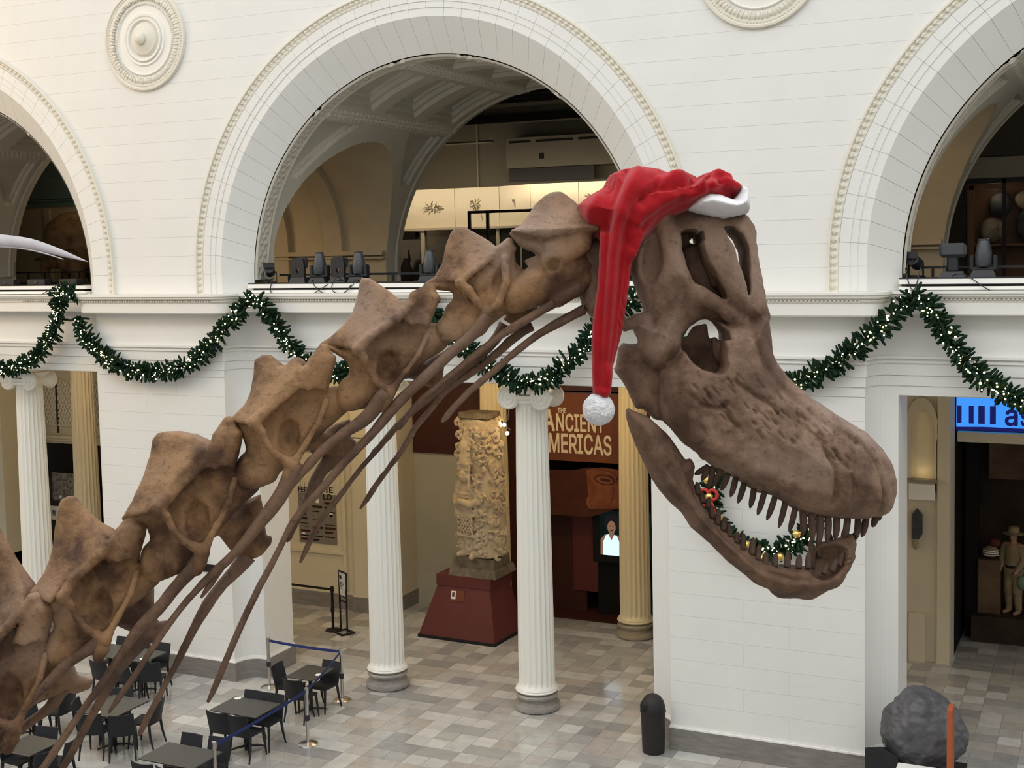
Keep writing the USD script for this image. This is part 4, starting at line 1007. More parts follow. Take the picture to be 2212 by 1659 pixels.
# ------------------------------------------------------------------ belt stanchions
def stanchion(x, y, label, m='chrome'):
    s = thing('belt_post', label, 'stanchion', None, 'thing', (x, y, 0))
    part(s, 'base', lathe([(0, 0), (.175, 0), (.175, .012), (.16, .025), (.06, .045), (.03, .05), (0, .05)], 28), m, smooth=30)
    part(s, 'pole', lathe([(.03, .045), (.03, .95), (.0, .95)], 14), m, smooth=30)
    part(s, 'belt_head', lathe([(.036, .88), (.04, .89), (.04, .985), (.036, 1.0), (0, 1.0)], 14), m, smooth=30)
    part(s, 'clamp', lathe([(.036, .42), (.045, .44), (.045, .50), (.036, .52)], 12), 'stage_black' if m == 'chrome' else m, smooth=30)
    return s
posts = [(-14.80, -.04), (-13.08, -.11), (-12.46, -2.16), (-12.41, -4.72)]
stanchion(*posts[0], 'chrome belt post against the corner of the left pier')
stanchion(*posts[1], 'chrome belt post nearest the white column at the belt corner')
stanchion(*posts[2], 'chrome belt post standing free on the open floor beside the tables')
stanchion(*posts[3], 'chrome belt post cut by the bottom edge of the picture')
def belt(p, q, label, m='belt_blue', z=.94, sag=.02):
    t = np.linspace(0, 1, 14); P = A(p) + (A(q) - A(p)) * t[:, None]
    d = (A(q) - A(p)) / math.dist(p, q); n = A([-d[1], d[0]]) * .002
    zz = z - sag * 4 * t * (1 - t)
    v = []
    for k in range(14):
        for sx, sz in ((1, -.026), (1, .026), (-1, .026), (-1, -.026)): v.append([P[k, 0] + sx * n[0], P[k, 1] + sx * n[1], zz[k] + sz])
    solo('barrier_belt', trimesh.Trimesh(A(v), gridfaces(14, 4, False, True), process=False), m, label, 'belt')
def between(a, b, r=.045):
    a, b = A(a), A(b); d = (b - a) / np.linalg.norm(b - a); return tuple(a + d * r), tuple(b - d * r)
belt(*between(posts[0], posts[1]), 'blue belt between the pier corner post and the column-side post')
belt(*between(posts[1], posts[2]), 'blue belt between the column-side post and the free-standing post')
belt(*between(posts[2], posts[3]), 'long blue belt running from the free-standing post towards the bottom edge')
stanchion(-15.70, 3.60, 'black belt post in the aisle beside the notice stand', 'belt_black')
belt((-19.2, 3.9), (-15.745, 3.60), 'black belt in the aisle running behind the left pier', 'belt_black', .93)
# notice stand
ns = thing('notice_stand', 'black floor stand holding a white notice sheet in the aisle', 'sign', loc=(-15.36, 3.52, 0), rotz=-.50)
for s in (-1, 1):
    part(ns, 'upright', bx(s * .15 - .014, s * .15 + .014, -.014, .014, .03, 1.02), 'belt_black')
    part(ns, 'side_rail', bx(s * .165 - .014, s * .165 + .014, -.012, .012, .62, 1.38), 'belt_black')
part(ns, 'base_frame', extrude(sbox(-.2, -.17, .2, .17).difference(sbox(-.15, -.12, .15, .12)), 0, .03), 'belt_black')
part(ns, 'cross_bar', bx(-.17, .17, -.014, .014, .70, .73), 'belt_black'); part(ns, 'cross_bar', bx(-.17, .17, -.014, .014, 1.36, 1.39), 'belt_black'); part(ns, 'cross_bar', bx(-.17, .17, -.014, .014, .82, .84), 'belt_black')
part(ns, 'notice_sheet', bx(-.15, .15, -.006, .006, .84, 1.36), 'paper_white')
def disc_y(x, z, r, y): 
    m = lathe([(0, 0), (r, 0), (r, .003), (0, .003)], 20); v = A(m.vertices); return trimesh.Trimesh(np.stack([v[:, 0] + x, y - v[:, 2], v[:, 1] + z], 1), m.faces, process=False)
part(ns, 'round_emblem', disc_y(-.09, 1.25, .05, -.006), 'belt_black')
for k, (w, h) in enumerate(((.17, .012), (.2, .012), (.15, .012), (.10, .006), (.12, .006))): part(ns, 'printed_line', bx(-.13, -.13 + w, -.009, -.006, 1.13 - k * .035, 1.13 - k * .035 + h), 'belt_black')

# litter bin
mat('bin_plastic', (0.020, 0.017, 0.016), 0.55, 0.35, bump=.12, bscale=150)
lbn = thing('litter_bin', 'dark brown domed litter bin at the corner of the right pier', 'bin', loc=(-6.86, -.22, 0))
part(lbn, 'barrel', lathe([(0, 0), (.175, 0), (.185, .02), (.205, .66), (.21, .68), (.21, .70), (.19, .71), (0, .71)], 36), 'bin_plastic', smooth=30)
part(lbn, 'dome', lathe([(.205, .70), (.208, .74), (.20, .80), (.175, .88), (.13, .945), (.07, .98), (0, .99)], 36), 'bin_plastic', smooth=30)
part(lbn, 'collar', lathe([(.19, .69), (.216, .695), (.216, .715), (.19, .72)], 36), 'bin_plastic', smooth=30)
fl = ball((-.075, -.09, .80), (.115, .12, .13), 2); part(lbn, 'flap', fl, 'black_slot', smooth=True, label='darker swing flap')

# ------------------------------------------------------------------ red pedestal and carved stone monument
mat('pedestal_red', (0.125, 0.028, 0.022), 0.5, 0.35, c2=(0.11, 0.024, 0.019), scale=2)
mat('stone_base', (0.20, 0.155, 0.105), 0.8, 0.2, c2=(0.10, 0.08, 0.055), scale=5, detail=6, bump=.5, bscale=18)
mat('stone_carved', (0.55, 0.44, 0.30), 0.8, 0.2, c2=(0.42, 0.325, 0.21), scale=5, detail=5, bump=.35, bscale=40)
pd = thing('red_pedestal', 'dark red sloping pedestal with a small label panel under the carved monument', 'pedestal', loc=(0, 0, 0))
C4 = [(-13.67, 3.9), (-11.80, 3.84), (-11.72, 5.12), (-13.59, 5.16)]
T4 = [(-13.30, 4.14), (-12.0, 4.10), (-11.94, 4.98), (-13.24, 5.02)]
part(pd, 'body', m3hull([(x, y, .06) for x, y in C4] + [(x, y, 1.14) for x, y in T4]), 'pedestal_red')
part(pd, 'top_band', m3hull([(x, y, z) for x, y in [(-13.32, 4.12), (-11.98, 4.08), (-11.92, 5.0), (-13.26, 5.04)] for z in (1.14, 1.38)]), 'pedestal_red')
part(pd, 'black_plinth', m3hull([(x, y, z) for x, y in [(-13.69, 3.88), (-11.78, 3.82), (-11.70, 5.14), (-13.61, 5.18)] for z in (0, .065)]), 'black_slot')
def on_slope(u0, u1, z0, z1, d):
    s = .24 / 1.08
    return m3hull([(u, 3.875 + s * (z - .06) - d * k, z) for u in (u0, u1) for z in (z0, z1) for k in (0, 1)])
part(pd, 'label_panel', on_slope(-12.95, -12.62, .84, 1.07, .012), 'sign_brown'); part(pd, 'label_picture', on_slope(-12.93, -12.82, .88, 1.05, .018), 'paper_white'); part(pd, 'label_figure', on_slope(-12.905, -12.85, .93, 1.02, .022), 'maroon')

st = thing('stone_monument', 'tall carved stone monument of a standing ruler with headdress on the red pedestal', 'statue', loc=(-12.42, 4.56, 1.38))
part(st, 'base_block', m3hull([(-.60, -.45, 0), (.56, -.48, 0), (.60, .5, 0), (-.56, .5, 0), (-.56, -.40, .18), (.52, -.42, .18), (.55, .45, .18), (-.52, .45, .18)]), 'stone_base')
part(st, 'base_block', m3hull([(-.54, -.36, .18), (.48, -.38, .18), (.50, .4, .18), (-.5, .4, .18), (-.53, -.35, .40), (.47, -.37, .40), (.48, .4, .40), (-.5, .4, .40)]), 'stone_base')
# ------------------------------------------------------------------ signed-distance modelling of the bones
# The skeleton is modelled in its own rigid frame: x to the right along the neck plane, y down, z out of the neck plane, in units of BU metres.
D0 = 4.6
BU = D0 / F_PX
ORG = CAM_POS + D0 * FWD
def to_world(v):
    v = A(v, float)
    return ORG + BU * (v[:, :1] * RIGHT - v[:, 1:2] * UP - v[:, 2:3] * FWD)
def q(u, v, w=0.0):
    """survey point: sighting (u, v) at height w above the neck plane -> frame coordinates"""
    k = 1 - w / F_PX
    return A([(u - 1106) * k, (v - 736) * k, w])
def q2(pts, w):
    k = 1 - w / F_PX
    return A([[(u - 1106) * k, (v - 736) * k] for u, v in pts])

def smin(a, b, k): 
    if k <= 0: return np.minimum(a, b)
    h = np.clip(0.5 + 0.5 * (b - a) / k, 0, 1)
    return b + (a - b) * h - k * h * (1 - h)
def smax(a, b, k): return -smin(-a, -b, k)

def poly_sdf(P, X, Y):
    d = np.full(X.shape, 1e9, np.float32); s = np.ones(X.shape, np.float32)
    n = len(P)
    for i in range(n):
        a, b = P[i], P[i - 1]
        ex, ey = b[0] - a[0], b[1] - a[1]
        wx, wy = X - a[0], Y - a[1]
        t = np.clip((wx * ex + wy * ey) / (ex * ex + ey * ey + 1e-9), 0, 1)
        d = np.minimum(d, (wx - ex * t) ** 2 + (wy - ey * t) ** 2)
        c1, c2, c3 = Y >= a[1], Y < b[1], ex * wy > ey * wx
        flip = (c1 & c2 & c3) | (~c1 & ~c2 & ~c3)
        s = np.where(flip, -s, s)
    return s * np.sqrt(d)

class Field:
    def __init__(self, lo, hi, h):
        self.h = h; self.lo = A(lo, float)
        self.ax = [np.arange(lo[i], hi[i] + h, h, dtype=np.float32) for i in range(3)]
        self.D = np.full([len(a) for a in self.ax], 1e3, np.float32)
    def sl(self, lo, hi, pad):
        out = []
        for i in range(3):
            a = int(np.floor((lo[i] - pad - self.lo[i]) / self.h)); b = int(np.ceil((hi[i] + pad - self.lo[i]) / self.h)) + 1
            out.append(slice(max(0, a), max(0, min(len(self.ax[i]), b))))
        return tuple(out)
    def grids(self, s):
        return (self.ax[0][s[0]][:, None, None], self.ax[1][s[1]][None, :, None], self.ax[2][s[2]][None, None, :])
    def put(self, s, d, k, sub):
        if d.size == 0: return
        self.D[s] = smax(self.D[s], -d, k) if sub else smin(self.D[s], d, k)
    map = staticmethod(q)
    def cap(self, pts, k=8, sub=False, flat=1.0):
        """chain of tapered capsules: (u, v, w, r); flat < 1 squashes along z"""
        P = [(self.map(u, v, w), r) for u, v, w, r in pts]
        for (a, ra), (b, rb) in zip(P[:-1], P[1:]):
            m = max(ra, rb)
            s = self.sl(np.minimum(a, b) - m, np.maximum(a, b) + m, k + 3 * self.h)
            X, Y, Z = self.grids(s)
            e = b - a; e2 = e.copy(); e2[2] /= flat
            px_, py_, pz_ = X - a[0], Y - a[1], (Z - a[2]) / flat
            t = np.clip((px_ * e2[0] + py_ * e2[1] + pz_ * e2[2]) / (e2 @ e2 + 1e-9), 0, 1)
            d = np.sqrt((px_ - e2[0] * t) ** 2 + (py_ - e2[1] * t) ** 2 + (pz_ - e2[2] * t) ** 2) - (ra + (rb - ra) * t)
            self.put(s, d, k, sub)
    def ell(self, c, r, k=8, sub=False, rot=0.0):
        c = A(self.map(*c)); r = A(r, float); R_ = max(r)
        s = self.sl(c - R_, c + R_, k + 3 * self.h)
        X, Y, Z = self.grids(s)
        ca, sa = math.cos(math.radians(rot)), math.sin(math.radians(rot))
        x, y, z = X - c[0], Y - c[1], Z - c[2]
        x, y = ca * x + sa * y, -sa * x + ca * y
        n = np.sqrt((x / r[0]) ** 2 + (y / r[1]) ** 2 + (z / r[2]) ** 2)
        g = np.sqrt((x / r[0] ** 2) ** 2 + (y / r[1] ** 2) ** 2 + (z / r[2] ** 2) ** 2) + 1e-6
        self.put(s, n * (n - 1) / g, k, sub)
    def plate(self, poly, w=0.0, th=8.0, infl=0.0, R_=40.0, k=8, sub=False, wfun=None, tfun=None, edge=5.0, pad=0.0):
        """a traced outline given thickness: half thickness th at the rim growing by infl over R_ towards the middle"""
        P = q2(poly, w)
        m = th + infl + 60
        zlo, zhi = (w - m, w + m) if wfun is None and tfun is None else (self.ax[2][0], self.ax[2][-1])
        s = self.sl([*(P.min(0) - pad), zlo], [*(P.max(0) + pad), zhi], k + 3 * self.h)
        X, Y, Z = self.grids(s)
        if 0 in (X.size, Y.size, Z.size): return
        X2, Y2 = np.broadcast_arrays(X[:, :, 0], Y[:, :, 0])
        d2 = poly_sdf(P, X2.astype(np.float32), Y2.astype(np.float32))
        c = np.clip(-d2 / R_, 0, 1)
        T = th + infl * np.sqrt(np.maximum(0, c * (2 - c)))
        if tfun is not None: T = T + tfun(X2, Y2, d2)
        wc = np.full_like(d2, w) if wfun is None else wfun(X2, Y2, d2)
        self.put(s, smax(np.broadcast_to(d2[:, :, None], np.broadcast_shapes(d2.shape + (1,), Z.shape)), np.abs(Z - wc[:, :, None]) - T[:, :, None], edge), k, sub)
    def mesh(self, noise=1.6, nscale=26.0, smooth=2, seed=1):
        D = self.D
        D[0], D[-1], D[:, 0], D[:, -1], D[:, :, 0], D[:, :, -1] = 9, 9, 9, 9, 9, 9
        v, f = surface_nets(D)
        v = v * self.h + self.lo
        m = trimesh.Trimesh(v, np.vstack([f[:, [0, 1, 2]], f[:, [0, 2, 3]]]), process=False)
        for _ in range(smooth):
            v = taubin(v, m.faces)
        if noise:
            n = vnormals(v, m.faces)
            d = (meshkit.fbm(v / nscale, 3, seed) - 0.5) * 2 * noise
            v = v + n * d[:, None]
        return v, m.faces

def taubin(v, f, lam=0.5, mu=-0.52):
    e = np.vstack([f[:, [0, 1]], f[:, [1, 2]], f[:, [2, 0]]])
    import scipy.sparse as sp
    n = len(v); w = sp.coo_matrix((np.ones(len(e) * 2), (np.r_[e[:, 0], e[:, 1]], np.r_[e[:, 1], e[:, 0]])), (n, n)).tocsr()
    deg = np.asarray(w.sum(1)).ravel(); deg[deg == 0] = 1
    for c in (lam, mu): v = v + c * ((w @ v) / deg[:, None] - v)
    return v
def vnormals(v, f):
    n = np.zeros_like(v); fn = np.cross(v[f[:, 1]] - v[f[:, 0]], v[f[:, 2]] - v[f[:, 0]])
    for k in range(3): np.add.at(n, f[:, k], fn)
    return n / (np.linalg.norm(n, axis=1, keepdims=True) + 1e-12)

def surface_nets(D):
    ins = D < 0
    c = np.zeros(tuple(x - 1 for x in D.shape), np.uint8)
    for a, b, e in np.ndindex(2, 2, 2):
        c += ins[a:a + c.shape[0], b:b + c.shape[1], e:e + c.shape[2]]
    act = (c > 0) & (c < 8)
    idx = np.full(c.shape, -1, np.int64); I = np.argwhere(act); idx[act] = np.arange(len(I))
    pos = np.zeros((len(I), 3)); cnt = np.zeros(len(I))
    corner = {o: D[I[:, 0] + o[0], I[:, 1] + o[1], I[:, 2] + o[2]] for o in np.ndindex(2, 2, 2)}
    for o in np.ndindex(2, 2, 2):
        for ax in range(3):
            if o[ax]: continue
            o2 = list(o); o2[ax] = 1; o2 = tuple(o2)
            a, b = corner[o], corner[o2]; x = (a < 0) != (b < 0)
            t = np.where(x, a / np.where(x, a - b, 1), 0)
            p = np.tile(A(o, float), (len(I), 1)); p[:, ax] = t
            pos += p * x[:, None]; cnt += x
    pos = pos / cnt[:, None] + I
    quads = []
    for ax in range(3):
        a = [slice(1, -1)] * 3; b = [slice(1, -1)] * 3
        a[ax] = slice(0, -1); b[ax] = slice(1, None)
        u, w = [i for i in range(3) if i != ax]
        A_, B_ = ins[tuple(a)], ins[tuple(b)]
        for sgn in (0, 1):
            E_ = np.argwhere(A_ & ~B_ if sgn == 0 else ~A_ & B_)
            if not len(E_): continue
            off = A([1, 1, 1]); off[ax] = 0
            base = E_ + off
            def cell(du, dw):
                p = base.copy(); p[:, u] -= du; p[:, w] -= dw
                return idx[p[:, 0], p[:, 1], p[:, 2]]
            qd = np.stack([cell(1, 1), cell(0, 1), cell(0, 0), cell(1, 0)], 1)
            flip = (sgn == 1) ^ (ax == 1)
            quads.append(qd[:, ::-1] if flip else qd)
    return pos, np.vstack(quads)

def bone_part(parent, name, vf, matname='bone', label=None, smooth=True):
    v, f = vf
    return part(parent, name, trimesh.Trimesh(to_world(v), A(f)[:, ::-1], process=False), matname, smooth=smooth, label=label)

# bone colour: tan and brown mottling, random greyer patches, fine pits
def bone_material(name, tan, brown, grey, scale=1.0):
    MAT[name] = usdkit.material(stage, '/World/Looks/' + name, {
        'g': ('geometry', {}),
        'n1': ('noise_texture', {'scale': 4.2 * scale, 'detail': 6.0, 'roughness': 0.62}),
        'r1': ('rgb_ramp', {'ramp': [(0.40, brown), (0.57, tan)]}),
        'n2': ('noise_texture', {'scale': 2.1 * scale, 'detail': 3.0}),
        'r2': ('rgb_ramp', {'ramp': [(0.50, (0, 0, 0)), (0.70, (1, 1, 1))]}),
        'mx': ('mix', {'mix_type': 'mix', 'color2': grey}),
        'n3': ('noise_texture', {'scale': 46.0 * scale, 'detail': 4.0, 'roughness': 0.7}),
        'r3': ('rgb_ramp', {'ramp': [(0.30, (0.45, 0.42, 0.40)), (0.46, (1, 1, 1))]}),
        'mu': ('mix', {'mix_type': 'multiply', 'fac': 0.75}),
        'n4': ('noise_texture', {'scale': 60.0 * scale, 'detail': 7.0, 'roughness': 0.72}),
        'b': ('bump', {'strength': 0.6, 'distance': 0.010}),
        'p': ('principled_bsdf', {'roughness': 0.62, 'specular_ior_level': 0.32})},
        [('g.position', 'n1.vector'), ('g.position', 'n2.vector'), ('g.position', 'n3.vector'), ('g.position', 'n4.vector'), ('n1.fac', 'r1.fac'), ('n2.fac', 'r2.fac'),
         ('r1.color', 'mx.color1'), ('r2.color', 'mx.fac'), ('mx.color', 'mu.color1'), ('n3.fac', 'r3.fac'), ('r3.color', 'mu.color2'), ('mu.color', 'p.base_color'),
         ('n4.fac', 'b.height'), ('b.normal', 'p.normal')], surface='p.BSDF')
bone_material('bone', (0.310, 0.172, 0.080), (0.085, 0.039, 0.020), (0.275, 0.195, 0.155))
bone_material('bone_rib', (0.200, 0.117, 0.074), (0.100, 0.056, 0.037), (0.190, 0.128, 0.094))
bone_material('bone_skull', (0.270, 0.170, 0.115), (0.120, 0.067, 0.043), (0.290, 0.215, 0.182))
bone_material('bone_jaw', (0.205, 0.120, 0.076), (0.092, 0.050, 0.032), (0.190, 0.132, 0.104))
bone_material('tooth', (0.105, 0.062, 0.042), (0.060, 0.034, 0.024), (0.115, 0.075, 0.055), 1.5)

skeleton = thing('dinosaur_skeleton', 'brown long-necked dinosaur skeleton, neck and toothed skull, filling the foreground under a red hat', 'skeleton', None, 'thing')

# ------------------------------------------------------------------ neck vertebrae
TD, TP = A([341.0, 1097.0]), A([495.0, 915.0])       # wing tip and front joint of the measured vertebra
def vertebra(name, dia, pre, fin, ridge, far=None, h=4.0, seed=1, crest=110.0, fossa=1.0, extra=None, label=None):
    e0 = TP - TD; e1 = A(pre, float) - A(dia, float)
    k = np.linalg.norm(e1) / np.linalg.norm(e0)
    ang = math.atan2(e1[1], e1[0]) - math.atan2(e0[1], e0[0]); c, s = math.cos(ang) * k, math.sin(ang) * k
    def t(u, v): du, dv = u - TD[0], v - TD[1]; return (dia[0] + c * du - s * dv, dia[1] + s * du + c * dv)
    def tc(pts): return [(*t(u, v), w * k, r * k) for u, v, w, r in pts]
    def tp(pts): return [t(u, v) for u, v in pts]
    wing = far or tp([(480, 1100), (510, 1085), (545, 1075), (562, 1068), (568, 1105), (575, 1157), (587, 1160), (585, 1175), (565, 1200), (530, 1215), (505, 1195), (480, 1165), (462, 1140)])
    allp = A(list(fin) + tp([(295, 1180), (300, 1262), (530, 1060), (540, 905), (600, 1230)]) + list(wing))
    lo, hi = allp.min(0), allp.max(0)
    qa, qb = q(lo[0], lo[1]), q(hi[0], hi[1])
    F = Field([qa[0] - 30, qa[1] - 25, -150 * k], [qb[0] + 30, qb[1] + 25, 135 * k], h)
    # centrum
    F.cap(tc([(350, 1204, 12, 44), (398, 1164, 14, 41), (470, 1092, 0, 36), (528, 1036, -4, 38)]), 10)
    F.cap(tc([(338, 1226, 26, 30), (378, 1214, 30, 27)]), 10)
    # neural arch and its side wall
    F.plate(tp([(322, 1128), (345, 1105), (372, 1080), (420, 1040), (470, 1000), (505, 1000), (505, 1040), (470, 1080), (420, 1130), (380, 1160), (356, 1172), (334, 1168)]), 0, 30 * k, 8 * k, k=10)
    F.plate(tp([(341, 1097), (372, 1078), (440, 1008), (495, 1040), (505, 1030), (502, 1070), (482, 1112), (457, 1165), (437, 1192), (414, 1182), (386, 1157), (370, 1120)]), 4 * k, 24 * k, 6 * k, k=8)
    F.plate(list(ridge) + tp([(352, 1112), (400, 1085), (452, 1040)]), 4 * k, 22 * k, 6 * k, k=8)
    # neural spine: a blade that flares out like a roof towards the side ridge
    dd, pp = q(*dia), q(*pre); ax = (pp - dd)[:2] / np.linalg.norm((pp - dd)[:2]); nx, ny = ax[1], -ax[0]
    H = crest
    def flare(X, Y, d2):
        hgt = (X - dd[0]) * nx + (Y - dd[1]) * ny
        along = np.clip(((X - dd[0]) * ax[0] + (Y - dd[1]) * ax[1]) / np.linalg.norm((pp - dd)[:2]), -0.6, 1.1)
        wid = 76 * k * np.clip(1 - 0.42 * np.maximum(0, along) - 0.5 * np.maximum(0, -along), 0.25, 1)
        return wid * np.clip(1 - hgt / H, 0, 1) ** 1.7
    F.plate(list(fin) + [tuple(p) for p in ridge], 0, 7.0 * k, 7 * k, 30 * k, k=6, tfun=flare, edge=7)
    # joint wings fore and aft
    F.plate(tp([(455, 965), (461, 936), (482, 918), (504, 914), (526, 930), (522, 955), (514, 985), (508, 1015), (495, 1045), (470, 1060), (440, 1045), (440, 1000)]), 36 * k, 8 * k, 20 * k, 26 * k, k=8)
    pz = fin[0]
    F.plate([pz, *tp([(300, 1100), (341, 1086), (368, 1080), (355, 1108), (345, 1128), (325, 1134)]), (pz[0] + 22 * k, pz[1] + 14 * k)], 20 * k, 7 * k, 24 * k, 26 * k, k=8)
    # side ridge with its knob
    rr = [(*p, w_ * k, r_ * k) for p, w_, r_ in zip(ridge[::-1], np.linspace(84, 50, len(ridge)), [15, 11, 9.5, 10, 11, 12, 13][:len(ridge)])]
    F.cap(rr + [(*pre, 40 * k, 16 * k)], 7)
    for a_, b_ in zip(rr[:-1], rr[1:]):            # web that ties the ridge to the blade
        for f_ in (0.0, 0.5): 
            m_ = [a_[i] + (b_[i] - a_[i]) * f_ for i in range(4)]
            F.cap([(m_[0], m_[1], m_[2], m_[3] * .8), (m_[0], m_[1], 0, 14 * k)], 5)
    # hollows
    F.cap(tc([(440, 1098, 62, 28), (486, 1034, 56, 26)]), 8, True)
    F.ell((*t(419, 1126), 66 * k), (31 * k * fossa, 49 * k * fossa, 56 * k), 7, True, rot=math.degrees(ang) - 4)
    F.cap(tc([(378, 1104, 66, 17), (412, 1066, 60, 19), (452, 1026, 52, 17)]), 6, True)
    # struts framing the hollow
    F.cap(tc([(341, 1099, 84, 13), (360, 1116, 82, 9), (375, 1146, 76, 7.5), (396, 1168, 71, 8), (420, 1181, 67, 10), (437, 1191, 63, 14)]), 5)
    F.cap(tc([(507, 1036, 38, 8), (494, 1085, 46, 7), (468, 1135, 55, 7), (447, 1175, 60, 9), (437, 1191, 62, 12)]), 5)
    F.cap(tc([(437, 1190, 62, 15), (432, 1212, 58, 15), (424, 1232, 55, 13)]), 6)
    # far wing and its neck
    F.plate(wing, -78 * k, 6 * k, 18 * k, 40 * k, k=10)
    wcn = A(wing).mean(0)
    F.cap([(*t(440, 1120), -10 * k, 32 * k), (*wcn, -72 * k, 20 * k)], 14)
    if extra: extra(F)
    return bone_part(skeleton, 'cervical_vertebra', F.mesh(seed=seed), label=label)

vertebra('E', (341, 1097), (495, 915), [(271, 1120), (296, 1075), (316, 1024.6), (327, 981), (330.5, 949), (341, 936), (359, 931.5), (390, 932), (419, 940), (441, 952), (452, 961)],
         [(462, 966), (438, 1005), (400, 1045), (366, 1074), (341, 1097)], seed=5, crest=120)
vertebra('D', (549, 913), (700, 756), [(494.5, 910), (512, 895), (534, 874), (545, 850), (549, 810), (549.6, 778), (568.6, 765), (585, 767), (600, 780), (612, 790), (622, 787), (637, 772), (648, 774), (657, 785)],
         [(664, 802), (643, 832), (617, 857), (592, 877), (567, 894), (549, 913)], far=[(660, 962), (690, 940), (725, 915), (757, 905), (756, 943), (769, 954), (768, 966), (758, 990), (734, 1017), (712, 1008), (703, 989), (678, 985)], seed=4, crest=105)
vertebra('C', (774, 755), (928, 624), [(692.5, 743), (716, 728), (740, 705), (760, 680), (770, 650), (776, 615), (782, 600), (798, 601), (820, 614), (845, 632), (860, 646), (873, 654)],
         [(896, 640), (888, 660), (857, 689), (826, 710), (796, 730), (774, 755)], far=[(880, 815), (905, 790), (935, 770), (965, 755), (958, 800), (955, 822), (935, 838), (912, 832), (893, 820)], seed=3, crest=100)
vertebra('B', (992, 611), (1100, 522), [(915, 615), (940, 598), (955, 570), (963, 530), (972, 505), (984, 489), (1005, 490), (1030, 505), (1055, 520), (1072, 534)],
         [(1076, 540), (1063, 555), (1042, 573), (1013, 594), (992, 611)], far=[(1085, 690), (1105, 672), (1135, 652), (1152, 655), (1150, 690), (1130, 705), (1108, 703)], seed=2, crest=85,
         extra=lambda F: (F.cap([(972, 714, 8, 33), (1018, 690, 12, 37), (1078, 642, 4, 36), (1112, 604, 0, 30)], 10), F.cap([(990, 726, 22, 22), (1030, 704, 26, 22)], 10),
            F.plate([(992, 611), (1015, 600), (1060, 570), (1086, 543), (1112, 556), (1120, 600), (1106, 642), (1080, 668), (1055, 682), (1040, 668), (1025, 640), (1005, 626)], 0, 24, 12, 30), F.ell((1077, 606, 62), (20, 42, 40), 7, True, 22), F.ell((1046, 628, 64), (12, 28, 34), 6, True, 30),
            F.cap([(992, 612, 52, 10), (1012, 626, 55, 9), (1030, 652, 56, 9), (1052, 680, 52, 12)], 5), F.cap([(1092, 560, 36, 11), (1094, 610, 44, 9), (1076, 655, 50, 9), (1052, 680, 52, 11)], 5)))
vertebra('F', (137, 1290), (287, 1121), [(71, 1277), (90, 1255), (104, 1233), (116.5, 1190), (121, 1123), (126, 1095), (133, 1079.5), (150, 1071), (164, 1073), (181, 1096), (208, 1127), (241, 1153)],
         [(248, 1166), (220, 1198), (187, 1227), (158, 1252), (137, 1290)], far=[(249, 1349), (262, 1283), (300, 1262), (332, 1255), (332, 1305), (340, 1344), (360, 1341), (360, 1355), (346, 1380), (326, 1391), (304, 1383), (288, 1366), (265, 1356)], seed=6, crest=125)
vertebra('G', (-70, 1480), (85, 1292), [(-135, 1440), (-110, 1400), (-90, 1330), (-75, 1230), (-60, 1150), (-35, 1110), (-12, 1122), (10, 1162), (22, 1181), (42, 1223), (66, 1268)],
         [(70, 1294), (20, 1352), (-20, 1395), (-50, 1430), (-70, 1480)], far=[(50, 1486), (97, 1440), (155, 1429), (166, 1460), (188, 1465), (203, 1468), (194, 1488), (166, 1497), (133, 1491), (83, 1494)], seed=7, crest=130)
vertebra('H', (-280, 1660), (-120, 1474), [(-350, 1640), (-320, 1590), (-300, 1520), (-290, 1420), (-270, 1320), (-245, 1290), (-215, 1320), (-190, 1370), (-160, 1420), (-145, 1445)],
         [(-140, 1470), (-190, 1530), (-225, 1570), (-255, 1605), (-280, 1660)], far=[(-150, 1680), (-110, 1620), (-50, 1600), (-40, 1640), (0, 1560), (35, 1556), (52, 1549), (48, 1575), (10, 1600), (-60, 1690)], seed=8, crest=130)

# axis vertebra under the hat
F = Field([-40, -350, -110], [230, -25, 115], 4.0)
F.cap([(1112, 640, 14, 38), (1165, 615, 20, 42), (1230, 588, 14, 44), (1275, 575, 0, 40)], 10)
def axflare(X, Y, d2):
    yb = 505 - 736 + (X - (1110 - 1106)) * -0.05
    return 62 * np.clip(1 - (yb - Y) / 78, 0, 1) ** 2.0
F.plate([(1100, 505), (1125, 490), (1140, 470), (1150, 450), (1167, 432), (1180, 420), (1192, 415), (1213, 415), (1238, 434), (1262, 455), (1290, 475), (1290, 505), (1240, 512), (1178, 520), (1130, 512)], 0, 9, 10, 34, k=6, tfun=axflare)
F.plate([(1100, 505), (1140, 508), (1180, 514), (1184, 540), (1176, 562), (1150, 548), (1120, 530)], 26, 8, 22, 26)
F.plate([(1172, 522), (1210, 508), (1262, 488), (1282, 500), (1276, 540), (1250, 560), (1222, 575), (1210, 610), (1182, 600), (1166, 570)], 46, 8, 18, 30)
F.plate([(1130, 560), (1180, 545), (1230, 550), (1260, 570), (1230, 600), (1160, 600)], 0, 30, 8)
F.ell((1136, 558, 40), (24, 17, 60), 6, True, -25)
F.ell((1195, 572, 74), (18, 14, 20), 6, True, -30)
F.cap([(1205, 650, 44, 14), (1245, 625, 40, 15), (1270, 600, 30, 16)], 8)
F.cap([(1120, 668, -40, 22), (1148, 662, -60, 16)], 10)
bone_part(skeleton, 'axis_vertebra', F.mesh(seed=11))

